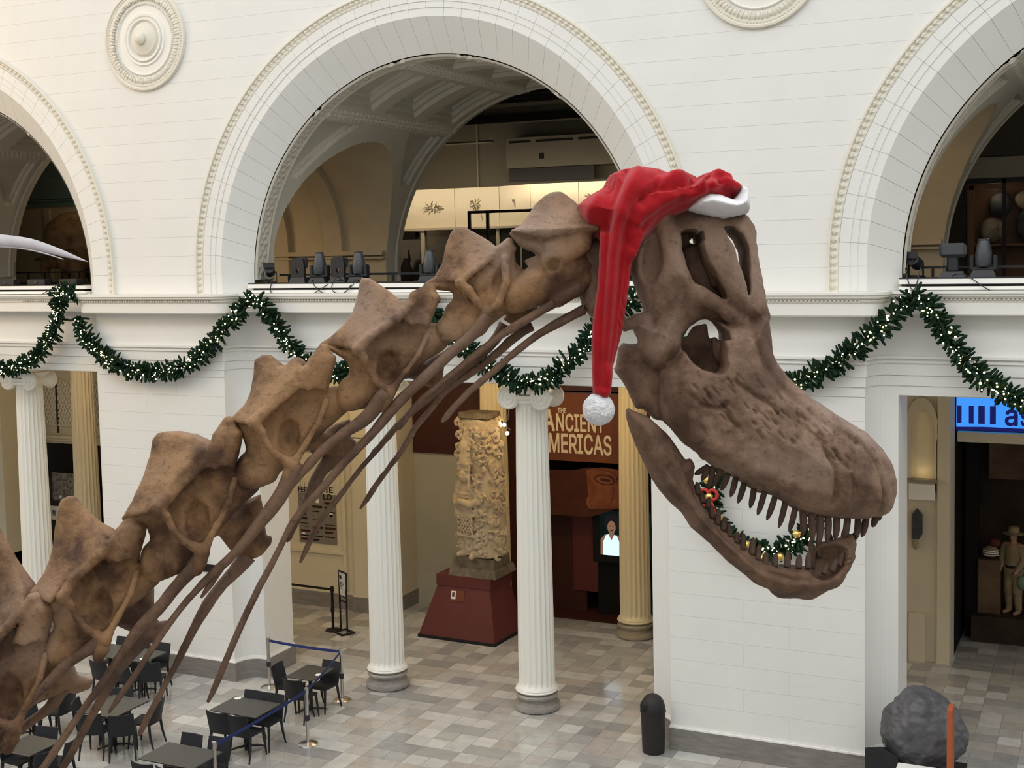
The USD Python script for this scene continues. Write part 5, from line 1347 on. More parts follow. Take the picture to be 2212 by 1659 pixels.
# ------------------------------------------------------------------ long thin neck ribs
def rib(pts, w0, w1, r0, r1, label=None):
    p = smooth_path([q(u, v, w0 + (w1 - w0) * i / (len(pts) - 1)) for i, (u, v) in enumerate(pts)], 46)
    x = np.linspace(0, 1, 46)
    r = (r0 + (r1 - r0) * np.clip(x * 1.6, 0, 1) ** .7) * (1 + 0.10 * np.sin(x * 17 + pts[0][0]) * np.sin(x * 7)); r[-1] *= .45; r[-2] *= .8
    m = tube(p, r, 12)
    v = A(m.vertices)
    v = v + (meshkit.fbm(v / 14.0, 2, 3)[:, None] - .5) * 2.2
    bone_part(skeleton, 'cervical_rib', (v, A(m.faces)), 'bone_rib', label)
RIBS = [
 ([(1262, 668), (1201, 700), (1154, 729), (1106, 767), (1059, 808), (1011, 849), (980, 881), (954, 912)], 20, 20, 11, 7),
 ([(1252, 620), (1200, 652), (1138, 690), (1085, 722), (1045, 752), (1000, 788), (950, 828), (905, 868), (880, 900), (862, 928)], 44, 30, 14, 6),
 ([(1150, 704), (1110, 730), (1060, 775), (1000, 818), (965, 842), (930, 885), (897, 925), (870, 970), (840, 1010), (810, 1052), (778, 1099)], -50, -40, 11, 6),
 ([(1053, 680), (1030, 712), (1011, 732), (980, 757), (932, 802), (901, 830), (853, 878), (822, 915), (788, 954), (752, 990), (720, 1027), (680, 1072), (634, 1125), (604, 1185), (571, 1247), (544, 1301), (512, 1371), (484, 1438), (449, 1517)], 52, 30, 15, 7),
 ([(1090, 700), (1040, 765), (1000, 800), (940, 850), (872, 905), (829, 954), (775, 1017), (734, 1071), (693, 1125), (666, 1177), (648, 1215)], -55, -30, 13, 6),
 ([(836, 846), (815, 872), (796, 898), (761, 924), (690, 979), (625, 1052), (571, 1109), (530, 1160), (490, 1212), (463, 1250), (434, 1291)], 52, 34, 18, 6.5),
 ([(736, 990), (710, 1000), (688, 1028), (661, 1084), (640, 1125), (618, 1170)], -70, -40, 22, 9),
 ([(634, 1000), (628, 1024), (612, 1060), (571, 1118), (536, 1163), (506, 1196), (463, 1237), (443, 1256), (387, 1319), (360, 1355), (318, 1418), (277, 1479), (235, 1539)], 52, 34, 19, 6.5),
 ([(536, 1200), (525, 1214), (490, 1252), (457, 1293), (429, 1338), (401, 1394), (373, 1449), (340, 1510), (300, 1589)], -72, -40, 19, 7),
 ([(436, 1192), (426, 1217), (393, 1253), (346, 1311), (299, 1360), (263, 1413), (221, 1477), (180, 1532), (138, 1593), (97, 1654), (60, 1708)], 54, 34, 18, 8),
 ([(320, 1372), (304, 1388), (263, 1435), (235, 1482), (194, 1554), (166, 1607), (138, 1656), (110, 1705)], -72, -40, 18, 8),
 ([(222, 1375), (180, 1410), (144, 1435), (111, 1468), (69, 1510), (28, 1557), (-10, 1597), (-60, 1660)], 54, 40, 17, 8),
 ([(150, 1480), (133, 1492), (111, 1524), (69, 1557), (28, 1593), (-10, 1628), (-60, 1680)], -72, -40, 16, 8)]
for a in RIBS: rib(*a)
# ------------------------------------------------------------------ skull, lower jaw, teeth
def seg_dist(v, line):
    L = A([q(u, w_)[:2] for u, w_ in line]); d = np.full(len(v), 1e9)
    for a, b in zip(L[:-1], L[1:]):
        e = b - a; t = np.clip(((v[:, :2] - a) @ e) / (e @ e), 0, 1)
        d = np.minimum(d, np.linalg.norm(v[:, :2] - a - t[:, None] * e, axis=1))
    return d
def engrave(v, f, lines, zmin=-1e9):
    """cut grooves (depth > 0) or raise welts (depth < 0) into the near surface: (points, width, depth)"""
    n = vnormals(v, f); near = np.clip(n[:, 2] * 2.5, 0, 1) * (v[:, 2] > zmin)
    for line, w, dep in lines:
        lo = A([q(*p)[:2] for p in line]).min(0) - 4 * w; hi = A([q(*p)[:2] for p in line]).max(0) + 4 * w
        m = np.flatnonzero(((v[:, :2] > lo) & (v[:, :2] < hi)).all(1))
        if not len(m): continue
        d = seg_dist(v[m], line)
        v[m] = v[m] - n[m] * (dep * np.exp(-(d / w) ** 2) * near[m])[:, None]
    return v

F = Field([110, -330, -190], [850, 420, 190], 3.6)
# braincase under the hat, temple, cheek
F.plate([(1270, 525), (1330, 455), (1420, 428), (1500, 440), (1580, 458), (1480, 520), (1390, 570), (1320, 600)], -30, 18, 50, 50)
F.plate([(1238, 565), (1251, 536), (1272, 520), (1320, 510), (1342, 560), (1332, 640), (1302, 690), (1281, 688), (1262, 668), (1248, 630), (1238, 592)], -6, 14, 36, 36)
F.plate([(1362, 560), (1372, 520), (1400, 492), (1440, 470), (1472, 456), (1520, 460), (1560, 468), (1598, 460), (1612, 468), (1626, 491), (1630, 512), (1636, 560), (1645, 615), (1652, 660), (1657, 690), (1640, 705), (1600, 705), (1560, 692), (1520, 690), (1495, 705), (1482, 730), (1480, 755), (1465, 775), (1440, 795), (1405, 800), (1380, 770), (1380, 738), (1374, 722), (1366, 702), (1392, 690), (1388, 662), (1378, 632), (1366, 600)], -10, 16, 72, 85)
# snout and cheek
SN = [(1420, 800), (1416, 840), (1423, 886), (1430, 905), (1457, 938), (1481, 963), (1508, 981), (1529, 999), (1550, 1014), (1571, 1023), (1607, 1044), (1631, 1062), (1662, 1068), (1683, 1080), (1701, 1092), (1722, 1104), (1761, 1113), (1812, 1118), (1857, 1118), (1897, 1116), (1912, 1107), (1922, 1090), (1931, 1059), (1931, 1029), (1924, 1002), (1903, 969), (1867, 933), (1812, 899), (1752, 860), (1697, 811), (1675, 783), (1666, 759), (1661, 725), (1657, 685), (1640, 676), (1610, 690), (1580, 690), (1550, 690), (1500, 700), (1470, 740), (1450, 768), (1432, 785)]
F.plate(SN, 0, 10, 112, 150, k=14, edge=9)
# quadrate wing behind the cheek, and the side process
F.plate([(1336, 748), (1346, 739), (1362, 743), (1380, 742), (1402, 770), (1432, 795), (1440, 830), (1428, 862), (1430, 906), (1414, 908), (1390, 884), (1372, 881), (1363, 860), (1345, 824), (1328, 800), (1332, 775)], -30, 10, 34, 34, k=6)
F.cap([(1402, 694, 20, 22), (1376, 694, 8, 15), (1352, 702, 0, 12), (1338, 690, -8, 10)], 8)
# openings
F.plate([(1466, 528), (1471, 500), (1490, 494), (1509, 494), (1516, 510), (1532, 560), (1558, 601), (1576, 644), (1561, 644), (1533, 631), (1502, 616), (1488, 612), (1478, 588), (1468, 560)], 90, 135, 0, k=8, sub=True, edge=14)
F.plate([(1554, 494), (1575, 494), (1594, 511), (1607, 539), (1609, 563), (1611, 634), (1606, 646), (1596, 612), (1585, 577), (1575, 539), (1563, 519)], 0, 400, 0, k=5, sub=True, tfun=lambda X, Y, d: 0 * X)
F.plate([(1493, 518), (1508, 503), (1512, 522), (1506, 530)], 0, 400, 0, k=2, sub=True, tfun=lambda X, Y, d: 0 * X)
F.plate([(1481, 588), (1488, 596), (1489, 618), (1483, 612)], 0, 400, 0, k=2, sub=True, tfun=lambda X, Y, d: 0 * X)
OR = [(1523, 688), (1543, 693), (1564, 715), (1570, 752), (1569, 792), (1560, 804), (1547, 808), (1519, 802), (1495, 781), (1481, 750), (1482, 726), (1495, 705)]
F.plate(OR, 95, 132, 0, k=9, sub=True, edge=16)
F.plate([(1524, 690), (1543, 695), (1563, 717), (1566, 736), (1556, 737), (1539, 729), (1532, 702)], 0, 400, 0, k=4, sub=True, tfun=lambda X, Y, d: 0 * X)
F.ell((1408, 560, 72), (26, 62, 46), 10, True, 10)
F.ell((1428, 640, 84), (20, 30, 22), 8, True)
F.cap([(1404, 852, 40, 12), (1420, 812, 50, 14), (1432, 800, 60, 10)], 6, True)
# bars round the nostrils
F.cap([(1432, 470, 44, 22), (1448, 515, 58, 20), (1456, 565, 60, 21), (1468, 606, 58, 24), (1482, 640, 52, 26)], 10)
F.cap([(1530, 474, 20, 16), (1545, 530, 26, 15), (1560, 582, 26, 16), (1580, 640, 30, 17), (1602, 694, 34, 18)], 8)
F.cap([(1517, 496, -6, 10), (1527, 556, -10, 10), (1545, 612, -6, 9)], 6)
F.cap([(1598, 470, -38, 17), (1620, 504, -46, 12), (1627, 560, -48, 10), (1632, 622, -42, 13), (1640, 680, -24, 24)], 8)
F.cap([(1478, 622, 56, 17), (1512, 636, 64, 15), (1545, 654, 66, 14), (1576, 678, 62, 15), (1606, 702, 50, 16)], 8)
F.plate([(1470, 540), (1495, 528), (1515, 545), (1530, 590), (1550, 640), (1500, 625), (1484, 600)], -46, 12, 16, 24, k=6)
F.plate([(1536, 730), (1546, 728), (1562, 760), (1572, 798), (1552, 795), (1538, 768)], -4, 6, 5, 10, k=5)
# swellings over the tooth roots
for (u, w_), dx in zip([(1523, 980), (1550, 995), (1580, 1008), (1611, 1026), (1640, 1044), (1670, 1050), (1702, 1072), (1740, 1086), (1782, 1092), (1824, 1096), (1862, 1094), (1894, 1088)], np.linspace(-22, 8, 12)):
    F.cap([(u, w_, 46 if u < 1850 else 26, 15), (u + dx * .5, w_ - 38, 86 if u < 1850 else 52, 19), (u + dx, w_ - 78, 98 if u < 1850 else 60, 13)], 12)
v, f = F.mesh(noise=4.0, nscale=34, smooth=2, seed=21)
CR = [([(1745, 930), (1757, 965), (1775, 1000), (1781, 1040), (1779, 1078)], 4.5, 9), ([(1835, 945), (1858, 972), (1870, 990), (1880, 1020), (1886, 1060), (1884, 1102)], 5, 10),
      ([(1600, 690), (1640, 790), (1690, 850), (1760, 905), (1830, 950)], 7, 7), ([(1570, 820), (1610, 850), (1650, 872)], 5, 7), ([(1545, 870), (1560, 900), (1576, 916)], 4, 7),
      ([(1480, 850), (1500, 870), (1530, 878), (1552, 865)], 4, 6), ([(1536, 876), (1555, 896), (1572, 912)], 3.5, 5), ([(1500, 915), (1510, 935), (1500, 955)], 4, 5), ([(1810, 1015), (1818, 1040), (1816, 1070)], 4, 6)]
gk = np.random.default_rng(8)
for k in range(64):
    a, b = gk.random(), gk.random()
    u = 1470 + a * 330 + b * 40; w_ = 830 + a * 150 - b * 60 + gk.uniform(-30, 60)
    L = gk.uniform(4, 17); CR.append(([(u, w_), (u + L * .75, w_ + L)], gk.uniform(2.2, 3.2), gk.uniform(3, 7)))
v = engrave(v, f, CR)
skull = bone_part(skeleton, 'skull', (v, f), 'bone_skull', label='grey-brown toothed skull')
# lower jaw
MJ = [(1356, 880), (1369, 887), (1399, 899), (1421, 918), (1445, 942), (1463, 966), (1480, 992), (1493, 990), (1501, 1006), (1496, 1035), (1505, 1059), (1517, 1086), (1529, 1104), (1550, 1125), (1571, 1147), (1595, 1168), (1625, 1192), (1647, 1210), (1677, 1219), (1722, 1222), (1744, 1224), (1752, 1190), (1775, 1172), (1812, 1165), (1838, 1152), (1848, 1172), (1842, 1201), (1833, 1228), (1812, 1258), (1782, 1276), (1746, 1285), (1722, 1284), (1692, 1288), (1677, 1279), (1631, 1261), (1601, 1234), (1571, 1213), (1547, 1189), (1520, 1162), (1493, 1140), (1472, 1107), (1445, 1083), (1427, 1062), (1408, 1035), (1390, 999), (1375, 966), (1363, 936), (1354, 908), (1352, 887)]
F = Field([225, 120, -120], [760, 575, 130], 3.6)
F.plate(MJ, 22, 8, 44, 46, edge=7)
F.cap([(1690, 1262, 10, 30), (1745, 1262, 0, 30), (1795, 1240, -10, 28), (1825, 1200, -20, 22)], 12)
F.cap([(1640, 1232, 52, 12), (1700, 1246, 56, 14), (1760, 1248, 40, 12)], 14)
F.ell((1790, 1212, 62), (34, 44, 52), 10, True, 35)
F.cap([(1420, 985, 66, 16), (1450, 1040, 64, 16), (1478, 1080, 62, 12)], 12)
F.cap([(1455, 1010, 80, 12), (1486, 1060, 80, 10)], 8, True)
v, f = F.mesh(noise=2.4, nscale=26, smooth=2, seed=31)
v = engrave(v, f, [([(1470, 1000), (1500, 1070), (1560, 1150), (1640, 1222)], 6, 5), ([(1440, 1050), (1500, 1120), (1580, 1200)], 7, 4), ([(1650, 1225), (1700, 1240), (1750, 1240)], 6, 6)] + [([(1765 + 8 * i, 1200 + 5 * i), (1785 + 7 * i, 1185 + 9 * i), (1812 + 4 * i, 1178 + 10 * i)], 3, 4) for i in range(4)])
jaw = bone_part(skeleton, 'lower_jaw', (v, f), 'bone_jaw', label='curved lower jaw hanging open')
def peg(parent, a, b, r, w0, w1, bend=0.0):
    t = np.linspace(0, 1, 9); pa, pb = q(*a, w0), q(*b, w1)
    P = pa + (pb - pa) * t[:, None]; P[:, 2] += bend * 4 * t * (1 - t)
    rr = r * A([.95, 1, 1.02, 1.02, 1.0, .95, .85, .64, .22])
    m = tube(P, rr, 10)
    bone_part(parent, 'tooth', (A(m.vertices), A(m.faces)), 'tooth')
cv2 = lambda x, y: (1300 + x * .30137, 800 + y * .30137)
UP_T = [((760, 690), (665, 745), 30), ((765, 690), (715, 790), 34), ((800, 690), (765, 845), 36), ((855, 700), (795, 835), 38), ((905, 740), (855, 862), 40), ((960, 770), (922, 908), 42), ((1020, 810), (975, 952), 44), ((1090, 850), (1062, 988), 46), ((1165, 870), (1115, 1038), 48), ((1240, 910), (1182, 1074), 48), ((1315, 945), (1268, 1128), 48), ((1385, 990), (1342, 1157), 46)]
for a, b, w_ in UP_T: peg(skull, cv2(*a), cv2(*b), 6.6, w_, w_ + 2, 4)
FR_T = [((1440, 1010), (1440, 1185), 44), ((1500, 1030), (1508, 1230), 42), ((1560, 1040), (1558, 1250), 38), ((1622, 1045), (1612, 1240), 32), ((1684, 1045), (1670, 1215), 26), ((1762, 1045), (1735, 1215), 20), ((1838, 1045), (1818, 1215), 14), ((1895, 1040), (1862, 1195), 6), ((1962, 1030), (1938, 1122), -4), ((1985, 1015), (1972, 1075), -12)]
for a, b, w_ in FR_T: peg(skull, cv2(*a), cv2(*b), 7.6, w_, w_ + 6, 6)
LO_T = [((695, 890), (682, 800)), ((728, 950), (714, 868)), ((755, 985), (772, 908)), ((795, 1060), (786, 968)), ((830, 1105), (840, 995)), ((870, 1150), (884, 1048)), ((915, 1195), (912, 1100)), ((960, 1240), (978, 1158)), ((1010, 1285), (1018, 1168)), ((1075, 1320), (1088, 1198)), ((1115, 1360), (1132, 1248)), ((1172, 1400), (1178, 1300)), ((1240, 1410), (1248, 1310)), ((1330, 1415), (1338, 1300)), ((1412, 1420), (1418, 1320)), ((1480, 1420), (1486, 1300))]
for k, (a, b) in enumerate(LO_T): peg(jaw, cv2(*a), cv2(*b), 6.2 + (k > 4) * .8, 46, 40, -3)
LF_T = [((1510, 1420), (1500, 1190), 30), ((1560, 1340), (1552, 1180), 20), ((1640, 1300), (1640, 1170), 10), ((1735, 1250), (1740, 1130), 0), ((1800, 1270), (1812, 1160), 6), ((1760, 1330), (1790, 1235), 46), ((1700, 1400), (1745, 1290), 56), ((1650, 1440), (1690, 1350), 60), ((1590, 1460), (1620, 1390), 58)]
for a, b, w_ in LF_T: peg(jaw, cv2(*a), cv2(*b), 6.5, w_, w_ - 4, -3)

# ------------------------------------------------------------------ red hat with white trim and bobble
def fleece(name, c, c2):
    MAT[name] = usdkit.material(stage, '/World/Looks/' + name, {
        'g': ('geometry', {}), 'n': ('noise_texture', {'scale': 26.0, 'detail': 5.0}), 'r': ('rgb_ramp', {'ramp': [(0.3, c2), (0.7, c)]}),
        'n2': ('noise_texture', {'scale': 260.0, 'detail': 4.0, 'roughness': 0.8}), 'b': ('bump', {'strength': 0.35, 'distance': 0.004}),
        'p': ('principled_bsdf', {'roughness': 0.9, 'specular_ior_level': 0.15, 'sheen_weight': 0.25, 'sheen_roughness': 0.4})},
        [('g.position', 'n.vector'), ('n.fac', 'r.fac'), ('r.color', 'p.base_color'), ('g.position', 'n2.vector'), ('n2.fac', 'b.height'), ('b.normal', 'p.normal')], surface='p.BSDF')
fleece('hat_red', (0.40, 0.010, 0.016), (0.32, 0.008, 0.013))
fleece('hat_white', (0.80, 0.80, 0.82), (0.72, 0.72, 0.74))
hat = thing('santa_hat', 'red hat with white trim and bobble on the skull, its tail hanging down', 'hat', None, 'thing')
F = Field([110, -400, -150], [520, 150, 165], 3.4)
F.plate([(1244, 446), (1269, 426), (1303, 405), (1317, 378), (1344, 367), (1385, 363), (1423, 366), (1441, 374), (1482, 374), (1506, 383), (1526, 373), (1544, 373), (1571, 385), (1596, 405), (1590, 430), (1560, 440), (1520, 445), (1482, 460), (1441, 477), (1413, 501), (1379, 532), (1352, 560), (1300, 530), (1269, 495), (1251, 474)], 8, 10, 108, 80, edge=8)
F.plate([(1296, 500), (1330, 470), (1395, 500), (1366, 553), (1361, 594), (1355, 649), (1348, 701), (1337, 745), (1325, 797), (1314, 862), (1282, 852), (1280, 804), (1278, 735), (1282, 684), (1289, 632), (1294, 563)], 84, 8, 22, 26, k=16, edge=7, wfun=lambda X, Y, d: 84 - 0.06 * np.maximum(0, Y + 190))
v, f = F.mesh(noise=1.6, nscale=40, smooth=2, seed=41)
FOLD = [([(1312, 385), (1300, 440), (1294, 500)], 10, 9), ([(1346, 372), (1328, 409), (1313, 453), (1304, 512), (1297, 615), (1292, 718), (1290, 830)], 9, 11),
    ([(1423, 384), (1392, 419), (1361, 457), (1344, 505), (1336, 553), (1330, 615), (1322, 701), (1313, 780)], 13, 15), ([(1502, 386), (1468, 405), (1440, 412), (1406, 422), (1376, 446)], 12, 18),
    ([(1522, 380), (1509, 397), (1485, 412), (1452, 424)], 10, 12), ([(1540, 402), (1556, 417), (1574, 424)], 10, 18), ([(1460, 442), (1418, 464), (1382, 494), (1354, 535)], 11, 11), ([(1349, 570), (1342, 650), (1332, 750)], 8, 8),
    ([(1372, 380), (1347, 430), (1327, 490), (1317, 560), (1311, 650), (1304, 760), (1300, 840)], 12, -10), ([(1462, 382), (1424, 400), (1386, 430), (1356, 482)], 13, -12), ([(1502, 418), (1450, 436), (1402, 464), (1366, 508), (1354, 560)], 13, -11), ([(1562, 390), (1535, 384), (1514, 396), (1498, 408)], 10, -12), ([(1528, 410), (1552, 403), (1582, 413)], 9, -8), ([(1288, 440), (1272, 462), (1268, 485)], 12, -7)]
v = engrave(v, f, FOLD, -60)
bone_part(hat, 'cloth', (v, f), 'hat_red')
F = Field([340, -345, -130], [520, -245, 150], 3.4)
F.plate([(1480, 455), (1499, 430), (1520, 419), (1547, 421), (1564, 428), (1578, 433), (1588, 420), (1595, 402), (1609, 411), (1616, 440), (1614, 461), (1588, 470), (1561, 475), (1543, 473), (1514, 466)], 22, 12, 96, 40, edge=10)
v, f = F.mesh(noise=1.2, nscale=18, smooth=3, seed=43)
bone_part(hat, 'trim', (v, f), 'hat_white', label='white fleece trim')
m = trimesh.creation.icosphere(5, 1.0); v = A(m.vertices)
r = 33.5 * (1 + .07 * (meshkit.fbm(v * 3.0, 2, 5) - .5) * 2 + .10 * (meshkit.noise(v * 22, 6) - .5))
bone_part(hat, 'bobble', (v * r[:, None] * A([1, 1, 1]) + q(1293, 884, 70), A(m.faces)), 'hat_white', label='white bobble')
# ------------------------------------------------------------------ carved figure of the stone monument (centimetres: a to the right, b up, c out of the face)
class Plain(Field):
    map = staticmethod(lambda a, b, c: A([a, b, c], float))
S = Plain([-70, -6, -60], [70, 322, 70], 1.7)
X, Y, Z = S.ax[0][:, None, None], S.ax[1][None, :, None], S.ax[2][None, None, :]
tw = np.clip(Y / 310, 0, 1); hw = 52 - 14 * tw ** 1.5; hd = 36 - 6 * tw
S.D = np.broadcast_to(smax(smax(np.abs(X) - hw, np.abs(Z) - hd, 22), np.abs(Y - 152) - 150, 5), S.D.shape).astype(np.float32).copy()
gs = np.random.default_rng(77)
for k in range(260):                                   # scrolls and feathers all over the block
    side = gs.random()
    b = gs.uniform(4, 300); R_ = gs.uniform(5, 12); a0 = gs.uniform(0, 6.28); tt = np.linspace(0, gs.uniform(2.5, 5.5), 6)
    h_ = 52 - 14 * (b / 310) ** 1.5; d_ = 36 - 6 * b / 310
    if side < .62:
        a = gs.uniform(-44, 44)
        if abs(a + 10) < 24 and b < 235 and gs.random() < .85: continue
        pts = [(a + R_ * (1 - .12 * i) * math.cos(a0 + t), b + R_ * (1 - .12 * i) * math.sin(a0 + t), d_ + 3.5 - max(0, abs(a) - 30) * .35, 3.3) for i, t in enumerate(tt)]
    else:
        sg = 1 if side < .88 else -1; c = gs.uniform(-20, 26)
        pts = [(sg * (h_ + 3 - max(0, abs(c) - 16) * .35), b + R_ * (1 - .12 * i) * math.sin(a0 + t), c + R_ * (1 - .12 * i) * math.cos(a0 + t), 3.3) for i, t in enumerate(tt)]
    S.cap(pts, 2)
    if gs.random() < .5: S.cap([(p[0], p[1], p[2] + 2, 2.2) for p in pts[::2]] if side < .62 else [(p[0] * 1.02, p[1], p[2], 2.2) for p in pts[::2]], 2, True)
fa = -10
S.cap([(fa, 45, 20, 22), (fa, 110, 22, 25), (fa, 150, 22, 24)], 5)
S.ell((fa, 178, 42), (11, 15, 11), 3)
S.ell((fa, 176, 53), (2.4, 5, 3), 1.5); S.cap([(fa - 5, 170, 51, 1.5), (fa + 5, 170, 51, 1.5)], 1)
for s in (-1, 1):
    S.ell((fa + s * 4.5, 181, 51), (3, 1.6, 2), 1, True); S.cap([(fa + s * 2, 185, 51.5, 1.3), (fa + s * 8, 184.5, 49, 1.3)], 1)
    S.cap([(fa + s * 13, 190, 40, 4), (fa + s * 13, 150, 42, 4)], 2); S.ell((fa + s * 12, 176, 42), (4, 6, 5), 1.5)
    S.cap([(fa + s * 26, 152, 24, 10), (fa + s * 34, 126, 34, 9), (fa + s * 20, 118, 46, 8), (fa + s * 5, 124, 52, 7)], 3)
    S.cap([(fa + s * 13, 46, 26, 10), (fa + s * 13, 20, 28, 9), (fa + s * 14, 6, 30, 9), (fa + s * 20, 4, 44, 6)], 3)
    for k in range(3): S.cap([(fa + s * 30, 112 - k * 7, 38, 4), (fa + s * 38, 104 - k * 7, 34, 3)], 2)
for b in (193, 199): S.cap([(fa - 16, b, 42, 4), (fa + 16, b, 42, 4)], 1.5)
for k in range(6): S.ell((fa - 15 + 6 * k, 205, 44), (3.5, 4, 4), 1)
S.cap([(fa, 212, 34, 16), (fa - 2, 240, 30, 15), (fa - 1, 268, 24, 12)], 4)
for b in (222, 236, 250): S.cap([(fa - 14, b, 42 - (b - 222) * .2, 3), (fa + 14, b, 42 - (b - 222) * .2, 3)], 1)
for b in (140, 134): S.cap([(fa - 12, b, 46, 3), (fa + 12, b, 46, 3)], 1)
S.cap([(fa - 27, 104, 40, 5), (fa + 27, 104, 40, 5)], 2); S.cap([(fa - 27, 95, 42, 4), (fa + 27, 95, 42, 4)], 2)
for k in range(9): S.cap([(fa - 24 + 6 * k, 113, 46, 2), (fa - 24 + 6 * k, 107, 46, 2)], 1)
for k in range(5):
    for j in range(3):
        a, b = fa - 14 + 10 * k * .9, 58 + 12 * j
        S.cap([(a - 5, b, 46, 1.8), (a + 5, b + 11, 46, 1.8)], .6); S.cap([(a + 5, b, 46, 1.8), (a - 5, b + 11, 46, 1.8)], .6)
for a in (-30, -22, 12): S.cap([(a, 46, 43, 2.2), (a, 92, 44, 2.2)], 1)
for k in range(12): S.ell((fa - 27 + 5 * k, 48, 44), (2.5, 3.5, 3), .6)
v, f = S.mesh(noise=.8, nscale=6, smooth=0, seed=51)
fn = A([-0.34, -0.94, 0]); fr_ = A([0.94, -0.34, 0]); v = v / 100
vv = v[:, :1] * fr_ + v[:, 2:3] * fn + v[:, 1:2] * A([0, 0, 1.0]) + A([.03, 0.02, .40])
part(st, 'carved_figure', trimesh.Trimesh(vv, A(f), process=False), 'stone_carved', smooth=True, label='pale carved standing figure')
part(st, 'rough_top', m3hull([(-.37, -.27, 3.44), (.40, -.36, 3.44), (.42, .25, 3.44), (-.33, .3, 3.44), (-.35, -.25, 3.56), (.38, -.33, 3.54), (.40, .22, 3.56), (-.3, .28, 3.55)]), 'stone_base')
# spot lamps beside the monument
glow('lamp_hot', (1.0, 0.80, 0.45), 14.0)
sl = thing('spot_lamps', 'cluster of small bright spot lamps beside the top of the stone monument', 'lamp', loc=(0, 0, 0))
part(sl, 'bracket', tube([(-11.78, 5.0, 5.9), (-11.78, 4.7, 4.75)], .015, 6), 'stage_black')
part(sl, 'bracket_arm', tube([(-11.95, 4.66, 4.70), (-11.70, 4.66, 4.55)], .015, 6), 'stage_black')
for x, y, z in ((-11.93, 4.62, 4.68), (-11.82, 4.62, 4.66), (-11.755, 4.62, 4.48)):
    part(sl, 'shade', moved(lathe([(0, .05), (.045, .04), (.05, -.02), (.042, -.03)], 12), (x, y + .05, z)), 'stage_black')
    part(sl, 'bulb', ball((x, y - .02, z), .042, 2), 'lamp_hot', smooth=True)
for k, (x, y, z, r, e) in enumerate(UNSEEN_AISLE_LAMPS):
    sphere_light('aisle_lamp_%d' % k, (x, y, z - .1), r, e, (1.0, 0.74, 0.42))
sphere_light('monument_spot', (-12.0, 2.3, 5.8), .06, 80, (1.0, 0.84, 0.58))  # out of view behind the lintel, placed to light the monument
sphere_light('niche_lamp', (-3.36, 6.0, 3.85), .04, 7, (1.0, 0.78, 0.45))  # unseen lamp, placed to light the niche
rect_light('panel_wash', (-14.6, 10.0, 10.18), (-14.6, 11.0, 9.3), 8.0, .15, 14, (1.0, 0.86, 0.64))  # unseen strip light, placed to light the cream panels
sphere_light('diorama_lamp', (.3, 8.2, 4.2), .08, 16, (1.0, .80, .55))  # added fill that lifts the dark display
sphere_light('gallery_left_lamp', (-25.5, 7.4, 11.0), .15, 30, (1.0, .76, .46))  # unseen lamp, placed to light the left upper gallery
sphere_light('gallery_mid_lamp', (-17.2, 1.9, 9.9), .3, 3.2, (1.0, .72, .40))  # out of view behind the pier, lights the cross vault
sphere_light('gallery_right_lamp', (-3.6, 3.9, 10.2), .15, 12, (1.0, .74, .42))  # unseen lamp, placed to light the right upper gallery

# ------------------------------------------------------------------ left upper gallery
mat('teal_wall', (0.16, 0.24, 0.22), 0.7, 0.2)
mat('animal_hide', (0.20, 0.115, 0.05), 0.7, 0.25, c2=(0.10, 0.055, 0.026), scale=2.4, detail=6, bump=.3, bscale=12)
mat('wing_grey', (0.50, 0.48, 0.50), 0.6, 0.25, c2=(0.42, 0.40, 0.42), scale=3)
lw = thing('wall_left_gallery', kind='structure', label='teal and tan end wall of the left upper gallery')
part(lw, 'upper_wall', bx(-30.9, -22, 9.0, 9.1, 9.97, 12.7), 'teal_wall')
part(lw, 'lower_wall', bx(-30.9, -22, 9.0, 9.1, 7.6, 9.97), 'gallery_wall')
for z in (9.97, 10.12, 10.2, 10.86): part(lw, 'wall_moulding', bx(-30.9, -22, 8.93, 9.0, z, z + .05), 'teal_wall')
part(lw, 'pilaster', bx(-29.1, -28.9, 8.92, 9.0, 7.6, 9.9), 'gallery_wall')
rg = thing('gallery_railing', 'black railing in front of the brown animal in the left arch', 'railing', loc=(0, 6.4, 0))
part(rg, 'handrail', bx(-28, -24, 0, .04, 8.03, 8.07), 'belt_black')
for x in np.arange(-27.9, -24, .62): part(rg, 'baluster', bx(x, x + .035, 0, .035, 7.6, 8.03), 'belt_black')
part(rg, 'floor_rail', bx(-28, -24, -.1, .04, 7.6, 7.78), 'belt_black')
S = Plain([-130, -10, -110], [190, 290, 110], 5.0)
S.ell((60, 165, 0), (120, 98, 86), 20, rot=-8); S.ell((110, 130, 10), (90, 70, 70), 20); S.ell((20, 130, 0), (80, 66, 70), 20)
S.cap([(0, 90, 34, 26), (-38, 82, 40, 17), (-46, 52, 40, 11), (-34, 20, 40, 10), (-22, 2, 40, 9), (-6, -2, 44, 7)], 14)
S.cap([(60, 80, 40, 30), (110, 62, 44, 24), (125, 20, 44, 17), (128, 0, 44, 15)], 14)
S.cap([(60, 80, -40, 30), (100, 40, -40, 18), (104, 0, -40, 14)], 14)
S.cap([(10, 90, -36, 22), (-20, 40, -36, 12), (-16, 0, -36, 10)], 12)
S.cap([(-20, 110, 10, 16), (-70, 100, 16, 10), (-110, 98, 20, 4)], 10)
S.ell((112, 110, 76), (26, 20, 20), 8, True); S.ell((110, 160, 84), (14, 12, 14), 8, True)
v, f = S.mesh(noise=4, nscale=40, smooth=3, seed=61)
v = v / 100 * .80
an = thing('animal_model', 'brown round-bodied animal model with a bent leg standing in the left arch', 'statue', loc=(-27.15, 7.6, 7.62))
